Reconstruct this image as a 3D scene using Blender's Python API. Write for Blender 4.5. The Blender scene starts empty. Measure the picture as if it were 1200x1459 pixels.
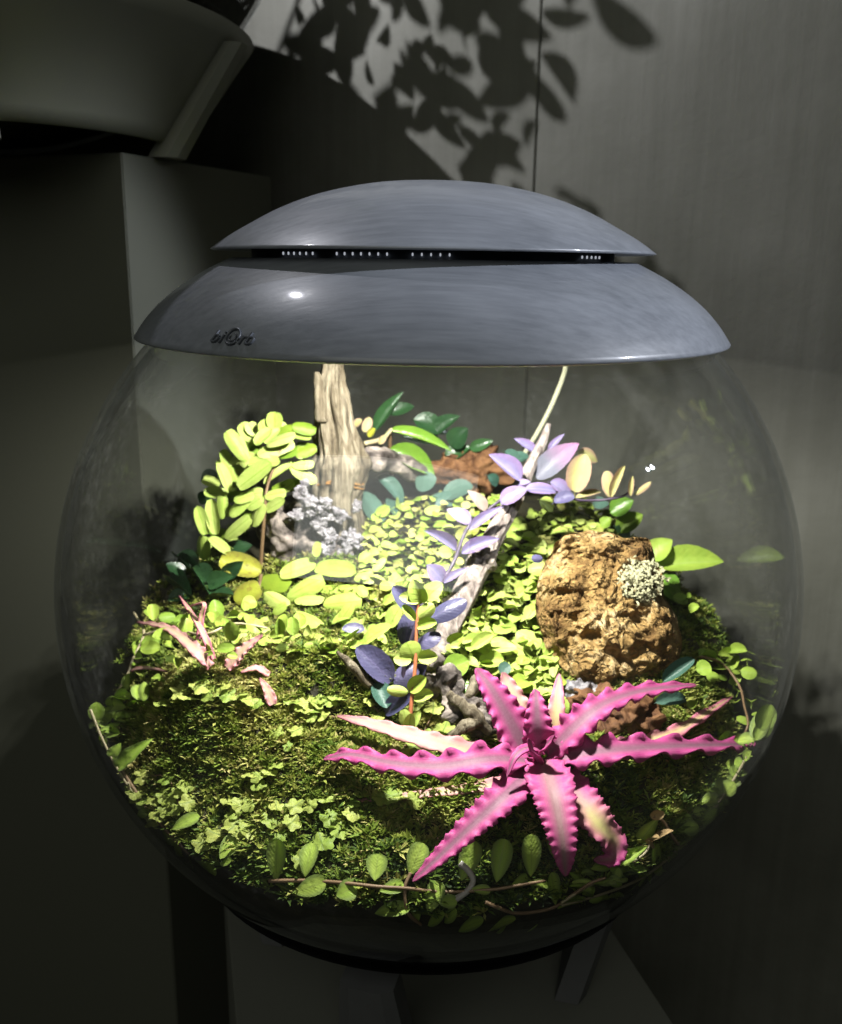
import bpy, bmesh, math, random
import numpy as np
from mathutils import Vector, Matrix, noise
R = math.radians
random.seed(7)
rng = np.random.default_rng(7)
scene = bpy.context.scene
C = scene.collection

# ------------------------------------------------------------------ camera
FPX, PITCH, CAM_H, CAM_D, ROLL, CAM_X = 1342.0, 14.77, 0.1754, 0.5127, 0.75, -0.0044
_p, _r = R(PITCH), R(ROLL)
FWD = Vector((0, math.cos(_p), -math.sin(_p)))
_U, _R = Vector((0, math.sin(_p), math.cos(_p))), Vector((1, 0, 0))
RGT = _R * math.cos(_r) + _U * math.sin(_r)
UP = -_R * math.sin(_r) + _U * math.cos(_r)
EYE = Vector((CAM_X, -CAM_D, CAM_H))
cd = bpy.data.cameras.new('camera'); cam = bpy.data.objects.new('camera', cd); C.objects.link(cam)
cd.sensor_fit = 'VERTICAL'; cd.sensor_height = 24.0; cd.sensor_width = 24.0
cd.lens = 24.0 * FPX / 1459.0
cd.clip_start = 0.01; cd.clip_end = 50
cd.dof.use_dof = True; cd.dof.focus_distance = 0.41; cd.dof.aperture_fstop = 9.0
M = Matrix((RGT, UP, -FWD)).transposed().to_4x4(); M.translation = EYE
cam.matrix_world = M
scene.camera = cam

# ------------------------------------------------------------------ world, lamps, exposure
w = bpy.data.worlds.new('World'); scene.world = w; w.use_nodes = True
w.node_tree.nodes['Background'].inputs[0].default_value = (0.60, 0.62, 0.42, 1)
w.node_tree.nodes['Background'].inputs[1].default_value = 0.03
scene.view_settings.view_transform = 'Standard'; scene.view_settings.look = 'None'
scene.view_settings.exposure = 0; scene.view_settings.gamma = 1
scene.view_settings.use_curve_mapping = False
cy = scene.cycles
cy.use_denoising = True
cy.max_bounces = 10; cy.diffuse_bounces = 4; cy.glossy_bounces = 5; cy.transmission_bounces = 6
cy.transparent_max_bounces = 24
cy.sample_clamp_indirect = 3.0
cy.caustics_reflective = False; cy.caustics_refractive = False

def aim(o, target):
    o.rotation_euler = (Vector(target) - o.location).to_track_quat('-Z', 'Y').to_euler()
def spot(name, loc, target, power, size, blend, radius, col):
    l = bpy.data.lights.new(name, 'SPOT'); l.energy = power; l.spot_size = R(size); l.spot_blend = blend
    l.shadow_soft_size = radius; l.color = col
    o = bpy.data.objects.new(name, l); o.location = loc; C.objects.link(o); aim(o, target); return o
def area(name, loc, target, power, sx, sy, col):
    l = bpy.data.lights.new(name, 'AREA'); l.energy = power; l.shape = 'RECTANGLE'; l.size = sx; l.size_y = sy; l.color = col
    o = bpy.data.objects.new(name, l); o.location = loc; C.objects.link(o); aim(o, target); return o
# four LEDs inside the lid
for lx, ly in ((-0.006, -0.085), (0.006, -0.085), (-0.006, -0.074), (0.006, -0.074)):
    spot('led_lamp', (lx, ly, 0.1685), (lx, ly + 0.045, -0.2), 2.95, 160, 0.45, 0.0018, (1.0, 0.98, 0.92))
# lamp of the second terrarium, beyond the upper left corner of the picture
spot('second_terrarium_lamp', (-0.30, 0.16, 0.66), (-0.04, 0.30, 0.36), 19.0, 112, 1.0, 0.003, (0.93, 0.92, 1.0))
# soft dim fill lamp added on the camera's side for the room's ambient light
area('front_fill', (-0.5, -1.9, 1.3), (0.0, 0.1, 0.0), 10.5, 2.0, 1.4, (0.96, 0.98, 0.88))
# dim room light falling on the lid from the upper right
spot('room_lamp', (1.5, -0.35, 0.95), (0.06, 0.0, 0.215), 155.0, 13.5, 0.55, 0.02, (0.86, 0.90, 1.0))

# ------------------------------------------------------------------ pixel helpers (photo pixels 1200 x 1459)
def ray(px, py):
    return FWD + RGT * ((px - 600.0) / FPX) + UP * ((729.5 - py) / FPX)
def P(px, py, Y):
    d = ray(px, py); return EYE + d * ((Y - EYE.y) / d.y)
def PZ(px, py, z):
    d = ray(px, py); return EYE + d * ((z - EYE.z) / d.z)
def mpx(p):                      # metres per photo pixel at a point
    return (Vector(p) - EYE).dot(FWD) / FPX
RG, RI, RS = 0.2, 0.1968, 0.1875   # glass outside, glass inside, soil
def sstep(a, b, x):
    t = min(1, max(0, (x - a) / (b - a))); return t * t * (3 - 2 * t)
def gs(x, y, cx, cy_, sx, sy): return math.exp(-((x - cx) / sx) ** 2 - ((y - cy_) / sy) ** 2)
def T(x, y):
    z = -0.090 + 0.39 * (y + 0.18)
    if y > 0.09: z = -0.090 + 0.39 * 0.27 + 0.2 * (y - 0.09)
    z -= (0.024 + 0.085 * max(0, y)) * (x / 0.17) ** 2
    z += 0.034 * gs(x, y, -0.108, -0.064, 0.045, 0.034)
    z += 0.014 * gs(x, y, -0.045, -0.052, 0.026, 0.018)
    z += 0.006 * gs(x, y, 0.13, -0.01, 0.04, 0.05)
    z -= 0.014 * gs(x, y, 0.045, -0.045, 0.035, 0.03)
    z -= 0.020 * sstep(0.140, 0.19, math.hypot(x, y)) * (1 if y < 0 else 0.3)
    z += 0.0095 * noise.noise((x * 26, y * 26, 3.1)) + 0.0025 * noise.noise((x * 60, y * 60, 9.7))
    return z
def enter(px, py, rad=0.193):
    d = ray(px, py); a = d.dot(d); b = 2 * EYE.dot(d); c = EYE.dot(EYE) - rad * rad
    D = b * b - 4 * a * c
    if D <= 0: return None, d
    return (-b - math.sqrt(D)) / (2 * a), (-b + math.sqrt(D)) / (2 * a), d
def Q(px, py, lift=0.0, rad=0.192):
    """point on the pixel's ray that stands `lift` above the soil inside the globe"""
    e = enter(px, py, rad)
    if e[0] is None:
        d = ray(px, py); q = EYE + d * (-EYE.dot(d) / d.dot(d)); return q.normalized() * rad
    t0, t1, d = e
    t = t0; n = 160
    for i in range(n + 1):
        t = t0 + (t1 - t0) * i / n
        q = EYE + d * t
        if q.z - T(q.x, q.y) <= lift: return q
    return EYE + d * (t0 + (t1 - t0) * .97)

# ------------------------------------------------------------------ scene helpers
def thing(name, label, cat, loc=(0, 0, 0), group=None):
    o = bpy.data.objects.new(name, None); C.objects.link(o); o.location = loc
    o.empty_display_size = 0.01; o['label'] = label; o['category'] = cat
    if group: o['group'] = group
    return o
def wloc(p):
    v = Vector((0, 0, 0)); q = p
    while q is not None: v += q.location; q = q.parent
    return v
def link(name, me, mat=None, parent=None, mw=None, smooth=True):
    o = bpy.data.objects.new(name, me); C.objects.link(o)
    if mat is not None and not me.materials: me.materials.append(mat)
    elif mat is not None and me.materials[0] != mat:
        o.material_slots[0].link = 'OBJECT'; o.material_slots[0].material = mat
    if parent is not None:
        o.parent = parent
        o.matrix_parent_inverse = Matrix.Translation(-parent.location) if parent.parent is None else parent.matrix_basis.inverted()
    if mw is not None: o.matrix_basis = mw
    return o
def tag(o, label, cat, kind=None):
    o['label'] = label; o['category'] = cat
    if kind: o['kind'] = kind
def mesh(name, vs, fs, smooth=True):
    me = bpy.data.meshes.new(name); me.from_pydata([tuple(v) for v in vs], [], fs); me.update()
    if smooth: me.polygons.foreach_set('use_smooth', [True] * len(me.polygons))
    return me
def lathe(name, prof, n=128, closed=False):
    vs, fs = [], []; k = len(prof)
    for i in range(n):
        a = 2 * math.pi * i / n
        for r_, z in prof: vs.append((r_ * math.cos(a), r_ * math.sin(a), z))
    for i in range(n):
        j = (i + 1) % n
        for q in range(k - 1 + (1 if closed else 0)):
            q2 = (q + 1) % k
            fs.append((i * k + q, j * k + q, j * k + q2, i * k + q2))
    me = mesh(name, vs, fs)
    bm = bmesh.new(); bm.from_mesh(me); bmesh.ops.remove_doubles(bm, verts=bm.verts, dist=1e-6); bm.to_mesh(me); bm.free()
    me.polygons.foreach_set('use_smooth', [True] * len(me.polygons))
    return me
def catmull(pts, n):
    pts = [Vector(p) for p in pts]
    if len(pts) == 2: return [pts[0].lerp(pts[1], i / n) for i in range(n + 1)]
    q = [pts[0] * 2 - pts[1]] + pts + [pts[-1] * 2 - pts[-2]]
    out = []; segs = len(pts) - 1
    for i in range(n + 1):
        s = i / n * segs; k = min(int(s), segs - 1); t = s - k
        a, b, c, d = q[k], q[k + 1], q[k + 2], q[k + 3]
        out.append(0.5 * ((2 * b) + (c - a) * t + (2 * a - 5 * b + 4 * c - d) * t * t + (3 * b - a - 3 * c + d) * t ** 3))
    return out
def interp(vals, s):
    s *= len(vals) - 1; k = min(int(s), len(vals) - 2); return vals[k] + (vals[k + 1] - vals[k]) * (s - k)
def tube(name, pts, rad, n=24, sides=8, disp=None):
    cs = catmull(pts, n); vs, fs = [], []
    up = Vector((0, -0.3, 1)); t0 = (cs[1] - cs[0]).normalized()
    nx = t0.cross(up)
    if nx.length < 1e-4: nx = t0.cross(Vector((1, 0, 0)))
    nx.normalize()
    for i, c in enumerate(cs):
        t = (cs[min(i + 1, n)] - cs[max(i - 1, 0)]).normalized()
        nx = (nx - t * nx.dot(t)).normalized(); ny = t.cross(nx); r_ = interp(rad, i / n)
        for k in range(sides):
            a = 2 * math.pi * k / sides; dv = nx * math.cos(a) + ny * math.sin(a); rr = r_
            if disp: rr = r_ * disp(i / n, a, c + dv * r_)
            vs.append(c + dv * rr)
    for i in range(n):
        for k in range(sides):
            k2 = (k + 1) % sides; fs.append((i * sides + k, i * sides + k2, (i + 1) * sides + k2, (i + 1) * sides + k))
    fs.append(tuple(range(sides))[::-1]); fs.append(tuple(n * sides + k for k in range(sides)))
    return mesh(name, vs, fs)

# ------------------------------------------------------------------ materials
class NT:
    def __init__(s, name):
        s.m = bpy.data.materials.new(name); s.m.use_nodes = True; s.t = s.m.node_tree
        for n in list(s.t.nodes): s.t.nodes.remove(n)
        s.out = s.t.nodes.new('ShaderNodeOutputMaterial')
    def n(s, kind, **kw):
        o = s.t.nodes.new('ShaderNode' + kind)
        for k, v in kw.items():
            if k.startswith('i_'):
                key = k[2:].replace('_', ' ')
                o.inputs[int(key) if key.isdigit() else key].default_value = v
            else: setattr(o, k, v)
        return o
    def l(s, a, b): s.t.links.new(a, b)
    def math(s, op, a, b=None, clamp=False):
        o = s.n('Math', operation=op, use_clamp=clamp)
        for i, v in enumerate((a, b)):
            if v is None: continue
            if isinstance(v, (int, float)): o.inputs[i].default_value = v
            else: s.l(v, o.inputs[i])
        return o.outputs[0]
    def mix(s, fac, a, b, mode='MIX'):
        o = s.n('Mix', data_type='RGBA', blend_type=mode)
        for i, v in ((0, fac), (6, a), (7, b)):
            if isinstance(v, (int, float)): o.inputs[i].default_value = v
            elif isinstance(v, tuple): o.inputs[i].default_value = (*v[:3], 1)
            else: s.l(v, o.inputs[i])
        return o.outputs[2]
    def ramp(s, fac, stops):
        o = s.n('ValToRGB'); e = o.color_ramp.elements
        while len(e) < len(stops): e.new(0.5)
        for k, (p, c) in enumerate(stops): e[k].position = p; e[k].color = (*c[:3], 1)
        s.l(fac, o.inputs[0]); return o.outputs[0]
    def noise(s, scale, detail=4, rough=0.55, vec=None, dist=0):
        o = s.n('TexNoise'); o.inputs['Scale'].default_value = scale; o.inputs['Detail'].default_value = detail
        o.inputs['Roughness'].default_value = rough; o.inputs['Distortion'].default_value = dist
        if vec is None: vec = s.geo()
        s.l(vec, o.inputs['Vector']); return o.outputs[0]
    def geo(s): return s.n('NewGeometry').outputs['Position']
    def scaled(s, sc, rot=(0, 0, 0), src=None):
        o = s.n('Mapping'); o.inputs['Scale'].default_value = sc; o.inputs['Rotation'].default_value = rot
        s.l(src if src is not None else s.geo(), o.inputs['Vector']); return o.outputs[0]
    def bsdf(s, col, rough=0.5, spec=0.4, **kw):
        o = s.n('BsdfPrincipled')
        for key, v in (('Base Color', col), ('Roughness', rough), ('Specular IOR Level', spec), *kw.items()):
            if isinstance(v, (int, float)): o.inputs[key].default_value = v
            elif isinstance(v, tuple): o.inputs[key].default_value = (*v[:3], 1)
            else: s.l(v, o.inputs[key])
        return o
    def bump(s, h, strength, dist, bs):
        o = s.n('Bump'); o.inputs['Strength'].default_value = strength; o.inputs['Distance'].default_value = dist
        s.l(h, o.inputs['Height']); s.l(o.outputs[0], bs.inputs['Normal'])
        return o.outputs[0]
    def done(s, sh): s.l(sh, s.out.inputs['Surface']); return s.m

def leafmat(name, c1, c2, rough=0.4, transl=0.3, rib=None, edge=None, spots=None, spec=0.2, tipc=None, under=None):
    m = NT(name)
    rnd = m.n('ObjectInfo').outputs['Random']
    nz = m.noise(130, 3)
    f = m.math('ADD', m.math('MULTIPLY', rnd, 0.75), m.math('MULTIPLY', nz, 0.9))
    f = m.math('SUBTRACT', f, 0.33, clamp=True)
    col = m.mix(f, c1, c2)
    uv = m.n('UVMap').outputs[0]; sep = m.n('SeparateXYZ'); m.l(uv, sep.inputs[0])
    u = m.math('ABSOLUTE', m.math('SUBTRACT', sep.outputs[0], 0.5))
    if spots: col = m.mix(m.ramp(m.noise(260, 3), [(0.55, (0, 0, 0)), (0.68, (1, 1, 1))]), col, spots)
    if edge: col = m.mix(m.ramp(u, [(0.2, (0, 0, 0)), (0.46, (1, 1, 1))]), col, edge)
    if tipc: col = m.mix(m.ramp(sep.outputs[1], [(0.35, (0, 0, 0)), (0.95, (1, 1, 1))]), col, tipc)
    if rib: col = m.mix(m.ramp(u, [(0.0, (0.8, 0.8, 0.8)), (0.055, (0, 0, 0))]), col, rib)
    # side veins
    wv = m.math('SINE', m.math('MULTIPLY', m.math('SUBTRACT', sep.outputs[1], m.math('MULTIPLY', u, 0.7)), 52.0))
    col = m.mix(m.math('MULTIPLY', m.ramp(wv, [(0.62, (0, 0, 0)), (1.0, (1, 1, 1))]), 0.16), col, rib or c2)
    blem = m.math('MULTIPLY', m.ramp(m.noise(210, 4, 0.7), [(0.64, (0, 0, 0)), (0.74, (1, 1, 1))]), m.math('GREATER_THAN', rnd, 0.6))
    col = m.mix(m.math('MULTIPLY', blem, 0.55), col, tuple(x * k for x, k in zip(c1, (0.75, 0.5, 0.45))))
    b = m.bsdf(col, rough, spec)
    hgt = m.math('ADD', m.math('MULTIPLY', wv, 0.07), m.math('ADD', m.math('MULTIPLY', m.noise(700, 3), 0.8), m.math('MULTIPLY', m.noise(190, 3), 2.0)))
    m.bump(hgt, 0.5, 0.0006, b)
    tr = m.n('BsdfTranslucent'); m.l(m.mix(0.35, col, (0.5, 0.6, 0.1), 'MULTIPLY') if False else col, tr.inputs[0])
    mx = m.n('MixShader'); mx.inputs[0].default_value = transl
    m.l(b.outputs[0], mx.inputs[1]); m.l(tr.outputs[0], mx.inputs[2])
    return m.done(mx.outputs[0])

MT = {}
MT['lime'] = leafmat('lime_leaf', (0.34, 0.46, 0.07), (0.52, 0.61, 0.17), 0.42, 0.33, rib=(0.26, 0.37, 0.05))
MT['limefern'] = leafmat('lime_leaflet', (0.28, 0.39, 0.07), (0.47, 0.54, 0.17), 0.42, 0.30, rib=(0.20, 0.30, 0.03))
MT['limedark'] = leafmat('green_leaflet', (0.10, 0.19, 0.02), (0.22, 0.30, 0.03), 0.38, 0.3)
MT['olive'] = leafmat('tarnished_leaflet', (0.24, 0.27, 0.03), (0.33, 0.33, 0.04), 0.4, 0.25, edge=(0.18, 0.17, 0.03), spots=(0.18, 0.13, 0.03))
MT['carpet'] = leafmat('carpet_leaf', (0.29, 0.41, 0.06), (0.54, 0.60, 0.19), 0.4, 0.35, rib=(0.2, 0.3, 0.04))
MT['carpetgold'] = leafmat('carpet_leaf_gold', (0.27, 0.32, 0.05), (0.55, 0.51, 0.19), 0.5, 0.35)
MT['green'] = leafmat('green_leaf', (0.19, 0.32, 0.04), (0.38, 0.48, 0.08), 0.38, 0.35, rib=(0.3, 0.4, 0.1))
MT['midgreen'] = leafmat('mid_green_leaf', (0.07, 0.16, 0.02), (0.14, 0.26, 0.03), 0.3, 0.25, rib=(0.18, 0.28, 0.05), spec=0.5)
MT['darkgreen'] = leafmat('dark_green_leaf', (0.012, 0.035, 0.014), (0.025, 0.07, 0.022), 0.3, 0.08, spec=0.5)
MT['bluegreen'] = leafmat('blue_green_leaf', (0.03, 0.075, 0.055), (0.06, 0.11, 0.085), 0.42, 0.1)
MT['purple'] = leafmat('lilac_leaf', (0.095, 0.085, 0.165), (0.17, 0.15, 0.25), 0.38, 0.15, rib=(0.19, 0.16, 0.29), edge=(0.16, 0.11, 0.21))
MT['purpledark'] = leafmat('slate_purple_leaf', (0.035, 0.036, 0.075), (0.085, 0.075, 0.145), 0.36, 0.08, rib=(0.08, 0.07, 0.14), spec=0.5)
MT['greypurple'] = leafmat('grey_purple_leaf', (0.085, 0.095, 0.12), (0.12, 0.12, 0.15), 0.4, 0.15, tipc=(0.26, 0.13, 0.23))
MT['cream'] = leafmat('cream_leaf', (0.32, 0.31, 0.12), (0.42, 0.40, 0.18), 0.4, 0.35, edge=(0.34, 0.22, 0.16))
MT['brownleaf'] = leafmat('brown_underside', (0.20, 0.15, 0.12), (0.28, 0.22, 0.2), 0.5, 0.2)
MT['sprig'] = leafmat('lobed_leaf', (0.17, 0.25, 0.04), (0.36, 0.39, 0.10), 0.5, 0.3, rib=(0.08, 0.13, 0.02))
MT['vineleaf'] = leafmat('vine_leaf', (0.30, 0.46, 0.06), (0.48, 0.60, 0.13), 0.42, 0.5, rib=(0.32, 0.40, 0.1), edge=(0.22, 0.3, 0.08))
MT['dryleaf'] = leafmat('dry_leaf', (0.28, 0.19, 0.09), (0.38, 0.28, 0.13), 0.7, 0.2)

def bromat(name, edge, centre, cream, ca, cb, dark=False):
    m = NT(name)
    uv = m.n('UVMap').outputs[0]; sep = m.n('SeparateXYZ'); m.l(uv, sep.inputs[0])
    u = m.math('ABSOLUTE', m.math('SUBTRACT', sep.outputs[0], 0.5))
    streak = m.noise(60, 3, vec=m.scaled((1, 0.06, 1), src=None))
    st = m.n('Mapping'); st.inputs['Scale'].default_value = (26, 1.6, 1); m.l(uv, st.inputs['Vector'])
    sn = m.noise(1.0, 4, 0.6, vec=st.outputs[0])
    f = m.ramp(m.math('ADD', u, m.math('MULTIPLY', m.math('SUBTRACT', sn, 0.5), 0.22)), [(0.06, (0, 0, 0)), (0.30, (1, 1, 1))])
    col = m.mix(f, centre, edge)
    cf = m.ramp(m.math('ADD', sep.outputs[1], m.math('MULTIPLY', m.math('SUBTRACT', m.noise(90, 3), 0.5), 0.35)),
                [(ca, (0, 0, 0)), ((ca + cb) / 2, (1, 1, 1)), (cb, (0, 0, 0))])
    cf2 = m.math('MULTIPLY', cf, m.math('SUBTRACT', 1.0, m.math('MULTIPLY', u, 1.7)))
    col = m.mix(cf2, col, cream)
    col = m.mix(m.math('MULTIPLY', m.noise(900, 2), 0.13), col, (0.75, 0.55, 0.6))
    bd = m.n('Mapping'); bd.inputs['Scale'].default_value = (2.2, 38, 1); m.l(uv, bd.inputs['Vector'])
    col = m.mix(m.math('MULTIPLY', m.ramp(m.noise(1.0, 4, 0.7, vec=bd.outputs[0]), [(0.45, (0, 0, 0)), (0.75, (1, 1, 1))]), 0.28), col, (0.30, 0.17, 0.21))
    tipf = m.ramp(sep.outputs[1], [(0.82, (0, 0, 0)), (1.0, (1, 1, 1))])
    col = m.mix(m.math('MULTIPLY', tipf, 0.75 if dark else 0.4), col, (0.12, 0.03, 0.05))
    b = m.bsdf(col, 0.52, 0.22)
    m.bump(m.math('ADD', sn, m.math('MULTIPLY', m.noise(800, 2), 0.4)), 0.3, 0.0006, b)
    tr = m.n('BsdfTranslucent'); m.l(col, tr.inputs[0])
    mx = m.n('MixShader'); mx.inputs[0].default_value = 0.22
    m.l(b.outputs[0], mx.inputs[1]); m.l(tr.outputs[0], mx.inputs[2])
    return m.done(mx.outputs[0])
PK, PC = (0.36, 0.020, 0.165), (0.16, 0.055, 0.10)
MT['bro'] = bromat('pink_leaf', PK, PC, (0.5, 0.4, 0.15), 2, 3)
MT['brodown'] = bromat('pink_leaf_streaked', (0.38, 0.03, 0.17), (0.22, 0.11, 0.12), (0.5, 0.4, 0.2), 2, 3)
MT['broyellow'] = bromat('pink_leaf_yellow_patch', PK, (0.28, 0.10, 0.13), (0.46, 0.44, 0.14), 0.15, 0.70, True)
MT['brocream'] = bromat('cream_pink_leaf', (0.48, 0.10, 0.20), (0.46, 0.33, 0.16), (0.50, 0.42, 0.18), 0.0, 1.0)
MT['bropale'] = bromat('faded_pink_leaf', (0.46, 0.18, 0.19), (0.40, 0.27, 0.18), (0.42, 0.34, 0.2), 0.1, 0.9, True)

def mat_moss():
    m = NT('moss')
    tint = m.n('Attribute', attribute_name='tint').outputs['Fac']
    big = m.noise(28, 3)
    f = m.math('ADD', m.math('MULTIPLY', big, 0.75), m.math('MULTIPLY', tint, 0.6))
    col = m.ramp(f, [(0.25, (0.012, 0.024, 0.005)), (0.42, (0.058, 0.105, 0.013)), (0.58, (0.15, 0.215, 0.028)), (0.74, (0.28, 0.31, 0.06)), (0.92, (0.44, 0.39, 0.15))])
    b = m.bsdf(col, 0.6, 0.25)
    tr = m.n('BsdfTranslucent'); m.l(col, tr.inputs[0]); mx = m.n('MixShader'); mx.inputs[0].default_value = 0.3
    m.l(b.outputs[0], mx.inputs[1]); m.l(tr.outputs[0], mx.inputs[2])
    return m.done(mx.outputs[0])
MT['moss'] = mat_moss()
def mat_soil():
    m = NT('soil'); nz = m.noise(160, 6, 0.65)
    col = m.ramp(nz, [(0.3, (0.006, 0.006, 0.003)), (0.6, (0.02, 0.018, 0.008)), (0.8, (0.05, 0.045, 0.02))])
    b = m.bsdf(col, 0.8, 0.2); m.bump(nz, 0.8, 0.002, b); return m.done(b.outputs[0])
MT['soil'] = mat_soil()
def mat_wood(name, dark, mid, light, axis_scale=(60, 60, 6), rot=(0, 0, 0), crev=1.0):
    m = NT(name); v = m.scaled(axis_scale, rot)
    n1 = m.noise(1.0, 6, 0.65, vec=v, dist=0.6); n2 = m.noise(90, 5, 0.6)
    f = m.math('ADD', m.math('MULTIPLY', n1, 0.75), m.math('MULTIPLY', n2, 0.25))
    col = m.ramp(f, [(0.34, dark), (0.46, mid), (0.62, light)])
    b = m.bsdf(col, 0.75, 0.2); m.bump(f, 1.0, 0.004 * crev, b); return m.done(b.outputs[0])
MT['stump'] = mat_wood('weathered_wood', (0.014, 0.010, 0.006), (0.09, 0.072, 0.046), (0.22, 0.19, 0.135), (230, 230, 16))
_ba = Vector(P(780, 607, 0.075) - P(622, 925, -0.03)).normalized()
_e = _ba.to_track_quat('Z', 'Y').inverted().to_euler()
MT['branch'] = mat_wood('bleached_wood', (0.03, 0.022, 0.02), (0.17, 0.14, 0.125), (0.36, 0.31, 0.27), (210, 210, 12), tuple(_e))
MT['darkwood'] = mat_wood('dark_root', (0.015, 0.012, 0.010), (0.06, 0.05, 0.045), (0.26, 0.22, 0.19), (90, 90, 90))
MT['bark'] = mat_wood('red_brown_bark', (0.018, 0.008, 0.004), (0.075, 0.033, 0.014), (0.17, 0.085, 0.036), (120, 40, 120))
MT['crust'] = mat_wood('grey_crust', (0.03, 0.028, 0.03), (0.14, 0.13, 0.14), (0.34, 0.325, 0.34), (260, 260, 260))
def mat_rock():
    m = NT('ochre_rock'); n1 = m.noise(45, 7, 0.65, dist=0.4); n2 = m.noise(260, 5, 0.7)
    vor = m.n('TexVoronoi', feature='DISTANCE_TO_EDGE'); vor.inputs['Scale'].default_value = 150
    wp = m.n('VectorMath', operation='ADD'); m.l(m.geo(), wp.inputs[0])
    nzc = m.n('TexNoise'); nzc.inputs['Scale'].default_value = 60; m.l(m.geo(), nzc.inputs['Vector'])
    sc = m.n('VectorMath', operation='SCALE'); sc.inputs['Scale'].default_value = 0.03; m.l(nzc.outputs['Color'], sc.inputs[0])
    m.l(sc.outputs[0], wp.inputs[1]); m.l(wp.outputs[0], vor.inputs['Vector'])
    ve = vor.outputs['Distance']
    f = m.math('ADD', m.math('MULTIPLY', n1, 0.8), m.math('MULTIPLY', n2, 0.3))
    col = m.ramp(f, [(0.32, (0.022, 0.012, 0.005)), (0.46, (0.13, 0.072, 0.024)), (0.60, (0.28, 0.18, 0.065)), (0.76, (0.48, 0.38, 0.22))])
    b = m.bsdf(col, 0.85, 0.15)
    h = m.math('ADD', m.math('MULTIPLY', m.math('MINIMUM', ve, 0.25), 2.4), m.math('MULTIPLY', f, -0.0))
    h2 = m.math('ADD', m.math('MULTIPLY', n1, 1.2), m.math('SUBTRACT', m.math('MULTIPLY', n2, 0.8), h))
    m.bump(h2, 0.9, 0.004, b); return m.done(b.outputs[0])
MT['rock'] = mat_rock()
def plain(name, col, rough=0.5, spec=0.4, bump=None, var=0.25, vs=60):
    m = NT(name); nz = m.noise(vs, 4)
    c = m.mix(m.math('MULTIPLY', nz, var * 2), tuple(x * (1 - var) for x in col), tuple(min(1, x * (1 + var)) for x in col))
    b = m.bsdf(c, rough, spec)
    if bump: m.bump(m.noise(bump[0], 4), bump[1], bump[2], b)
    return m.done(b.outputs[0])
MT['lichen'] = plain('lichen', (0.34, 0.33, 0.20), 0.9, 0.1)
MT['stemred'] = plain('red_stem', (0.42, 0.14, 0.06), 0.5)
MT['stembrown'] = plain('brown_stem', (0.16, 0.10, 0.05), 0.6)
MT['stempale'] = plain('pale_stem', (0.34, 0.29, 0.17), 0.6)
MT['stemdark'] = plain('dark_stem', (0.05, 0.035, 0.06), 0.5)
MT['rootgrey'] = plain('grey_root', (0.40, 0.37, 0.35), 0.7)
MT['tubeclear'] = plain('pale_tube', (0.35, 0.35, 0.24), 0.35)
MT['wire'] = plain('rust_thread', (0.24, 0.12, 0.03), 0.6)

def mat_glass(name, edge=0.8):
    m = NT(name)
    lw = m.n('LayerWeight'); lw.inputs[0].default_value = 0.5
    g = lw.outputs['Facing']
    p5 = m.math('POWER', g, 5.0)
    fr = m.math('ADD', m.math('MULTIPLY', p5, 0.80), 0.055)
    tcol = m.mix(m.math('POWER', g, 5.0), (0.985, 0.99, 0.985), (edge, edge, edge))
    t = m.n('BsdfTransparent'); m.l(tcol, t.inputs[0])
    gl = m.n('BsdfGlossy'); gl.inputs['Roughness'].default_value = 0.015
    gl.inputs[0].default_value = (0.95, 0.97, 1, 1)
    mx = m.n('MixShader'); m.l(fr, mx.inputs[0]); m.l(t.outputs[0], mx.inputs[1]); m.l(gl.outputs[0], mx.inputs[2])
    # faint smeary film: a pale diffuse haze mixed into the glass
    df = m.n('BsdfDiffuse'); df.inputs[0].default_value = (0.8, 0.82, 0.8, 1)
    sm = m.noise(1.0, 5, 0.7, vec=m.scaled((14, 14, 5))); fine = m.noise(160, 3, 0.7)
    fac = m.math('ADD', 0.0005, m.math('MULTIPLY', m.math('POWER', sm, 4.5), m.math('ADD', 0.018, m.math('MULTIPLY', m.math('POWER', fine, 5.0), 1.2))))
    mx2 = m.n('MixShader'); m.l(fac, mx2.inputs[0]); m.l(mx.outputs[0], mx2.inputs[1]); m.l(df.outputs[0], mx2.inputs[2])
    return m.done(mx2.outputs[0])
MT['glass'] = mat_glass('clear_globe')
def mat_lid():
    m = NT('grey_gloss_plastic')
    st = m.noise(1.0, 6, 0.65, vec=m.scaled((26, 300, 300), (0.0, 0.5, 0.45)))
    n2 = m.noise(18, 3)
    col = m.mix(m.ramp(m.math('MULTIPLY', m.math('ADD', st, n2), 0.5), [(0.36, (0, 0, 0)), (0.62, (1, 1, 1))]), (0.155, 0.168, 0.192), (0.235, 0.252, 0.284))
    b = m.bsdf(col, m.math('ADD', m.math('MULTIPLY', st, 0.22), 0.30), 0.5)
    b.inputs['Coat Weight'].default_value = 0.35; b.inputs['Coat Roughness'].default_value = 0.10
    m.bump(st, 0.12, 0.001, b)
    return m.done(b.outputs[0])
MT['lid'] = mat_lid()
MT['lidin'] = plain('lid_inside', (0.02, 0.022, 0.026), 0.35)
MT['logo'] = plain('lid_lettering', (0.10, 0.11, 0.13), 0.35, 0.5)
MT['stand'] = plain('dark_grey_stand', (0.11, 0.112, 0.115), 0.55, 0.2)
MT['cream_stand'] = plain('cream_plastic', (0.24, 0.245, 0.195), 0.5, vs=20, var=0.08)
MT['plinth'] = plain('painted_plinth', (0.092, 0.095, 0.073), 0.6, 0.3, (240, 0.1, 0.001), 0.08, 9)
MT['plinth2'] = plain('painted_plinth_grey', (0.14, 0.144, 0.124), 0.6, 0.3, (240, 0.1, 0.001), 0.08, 9)
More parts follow.
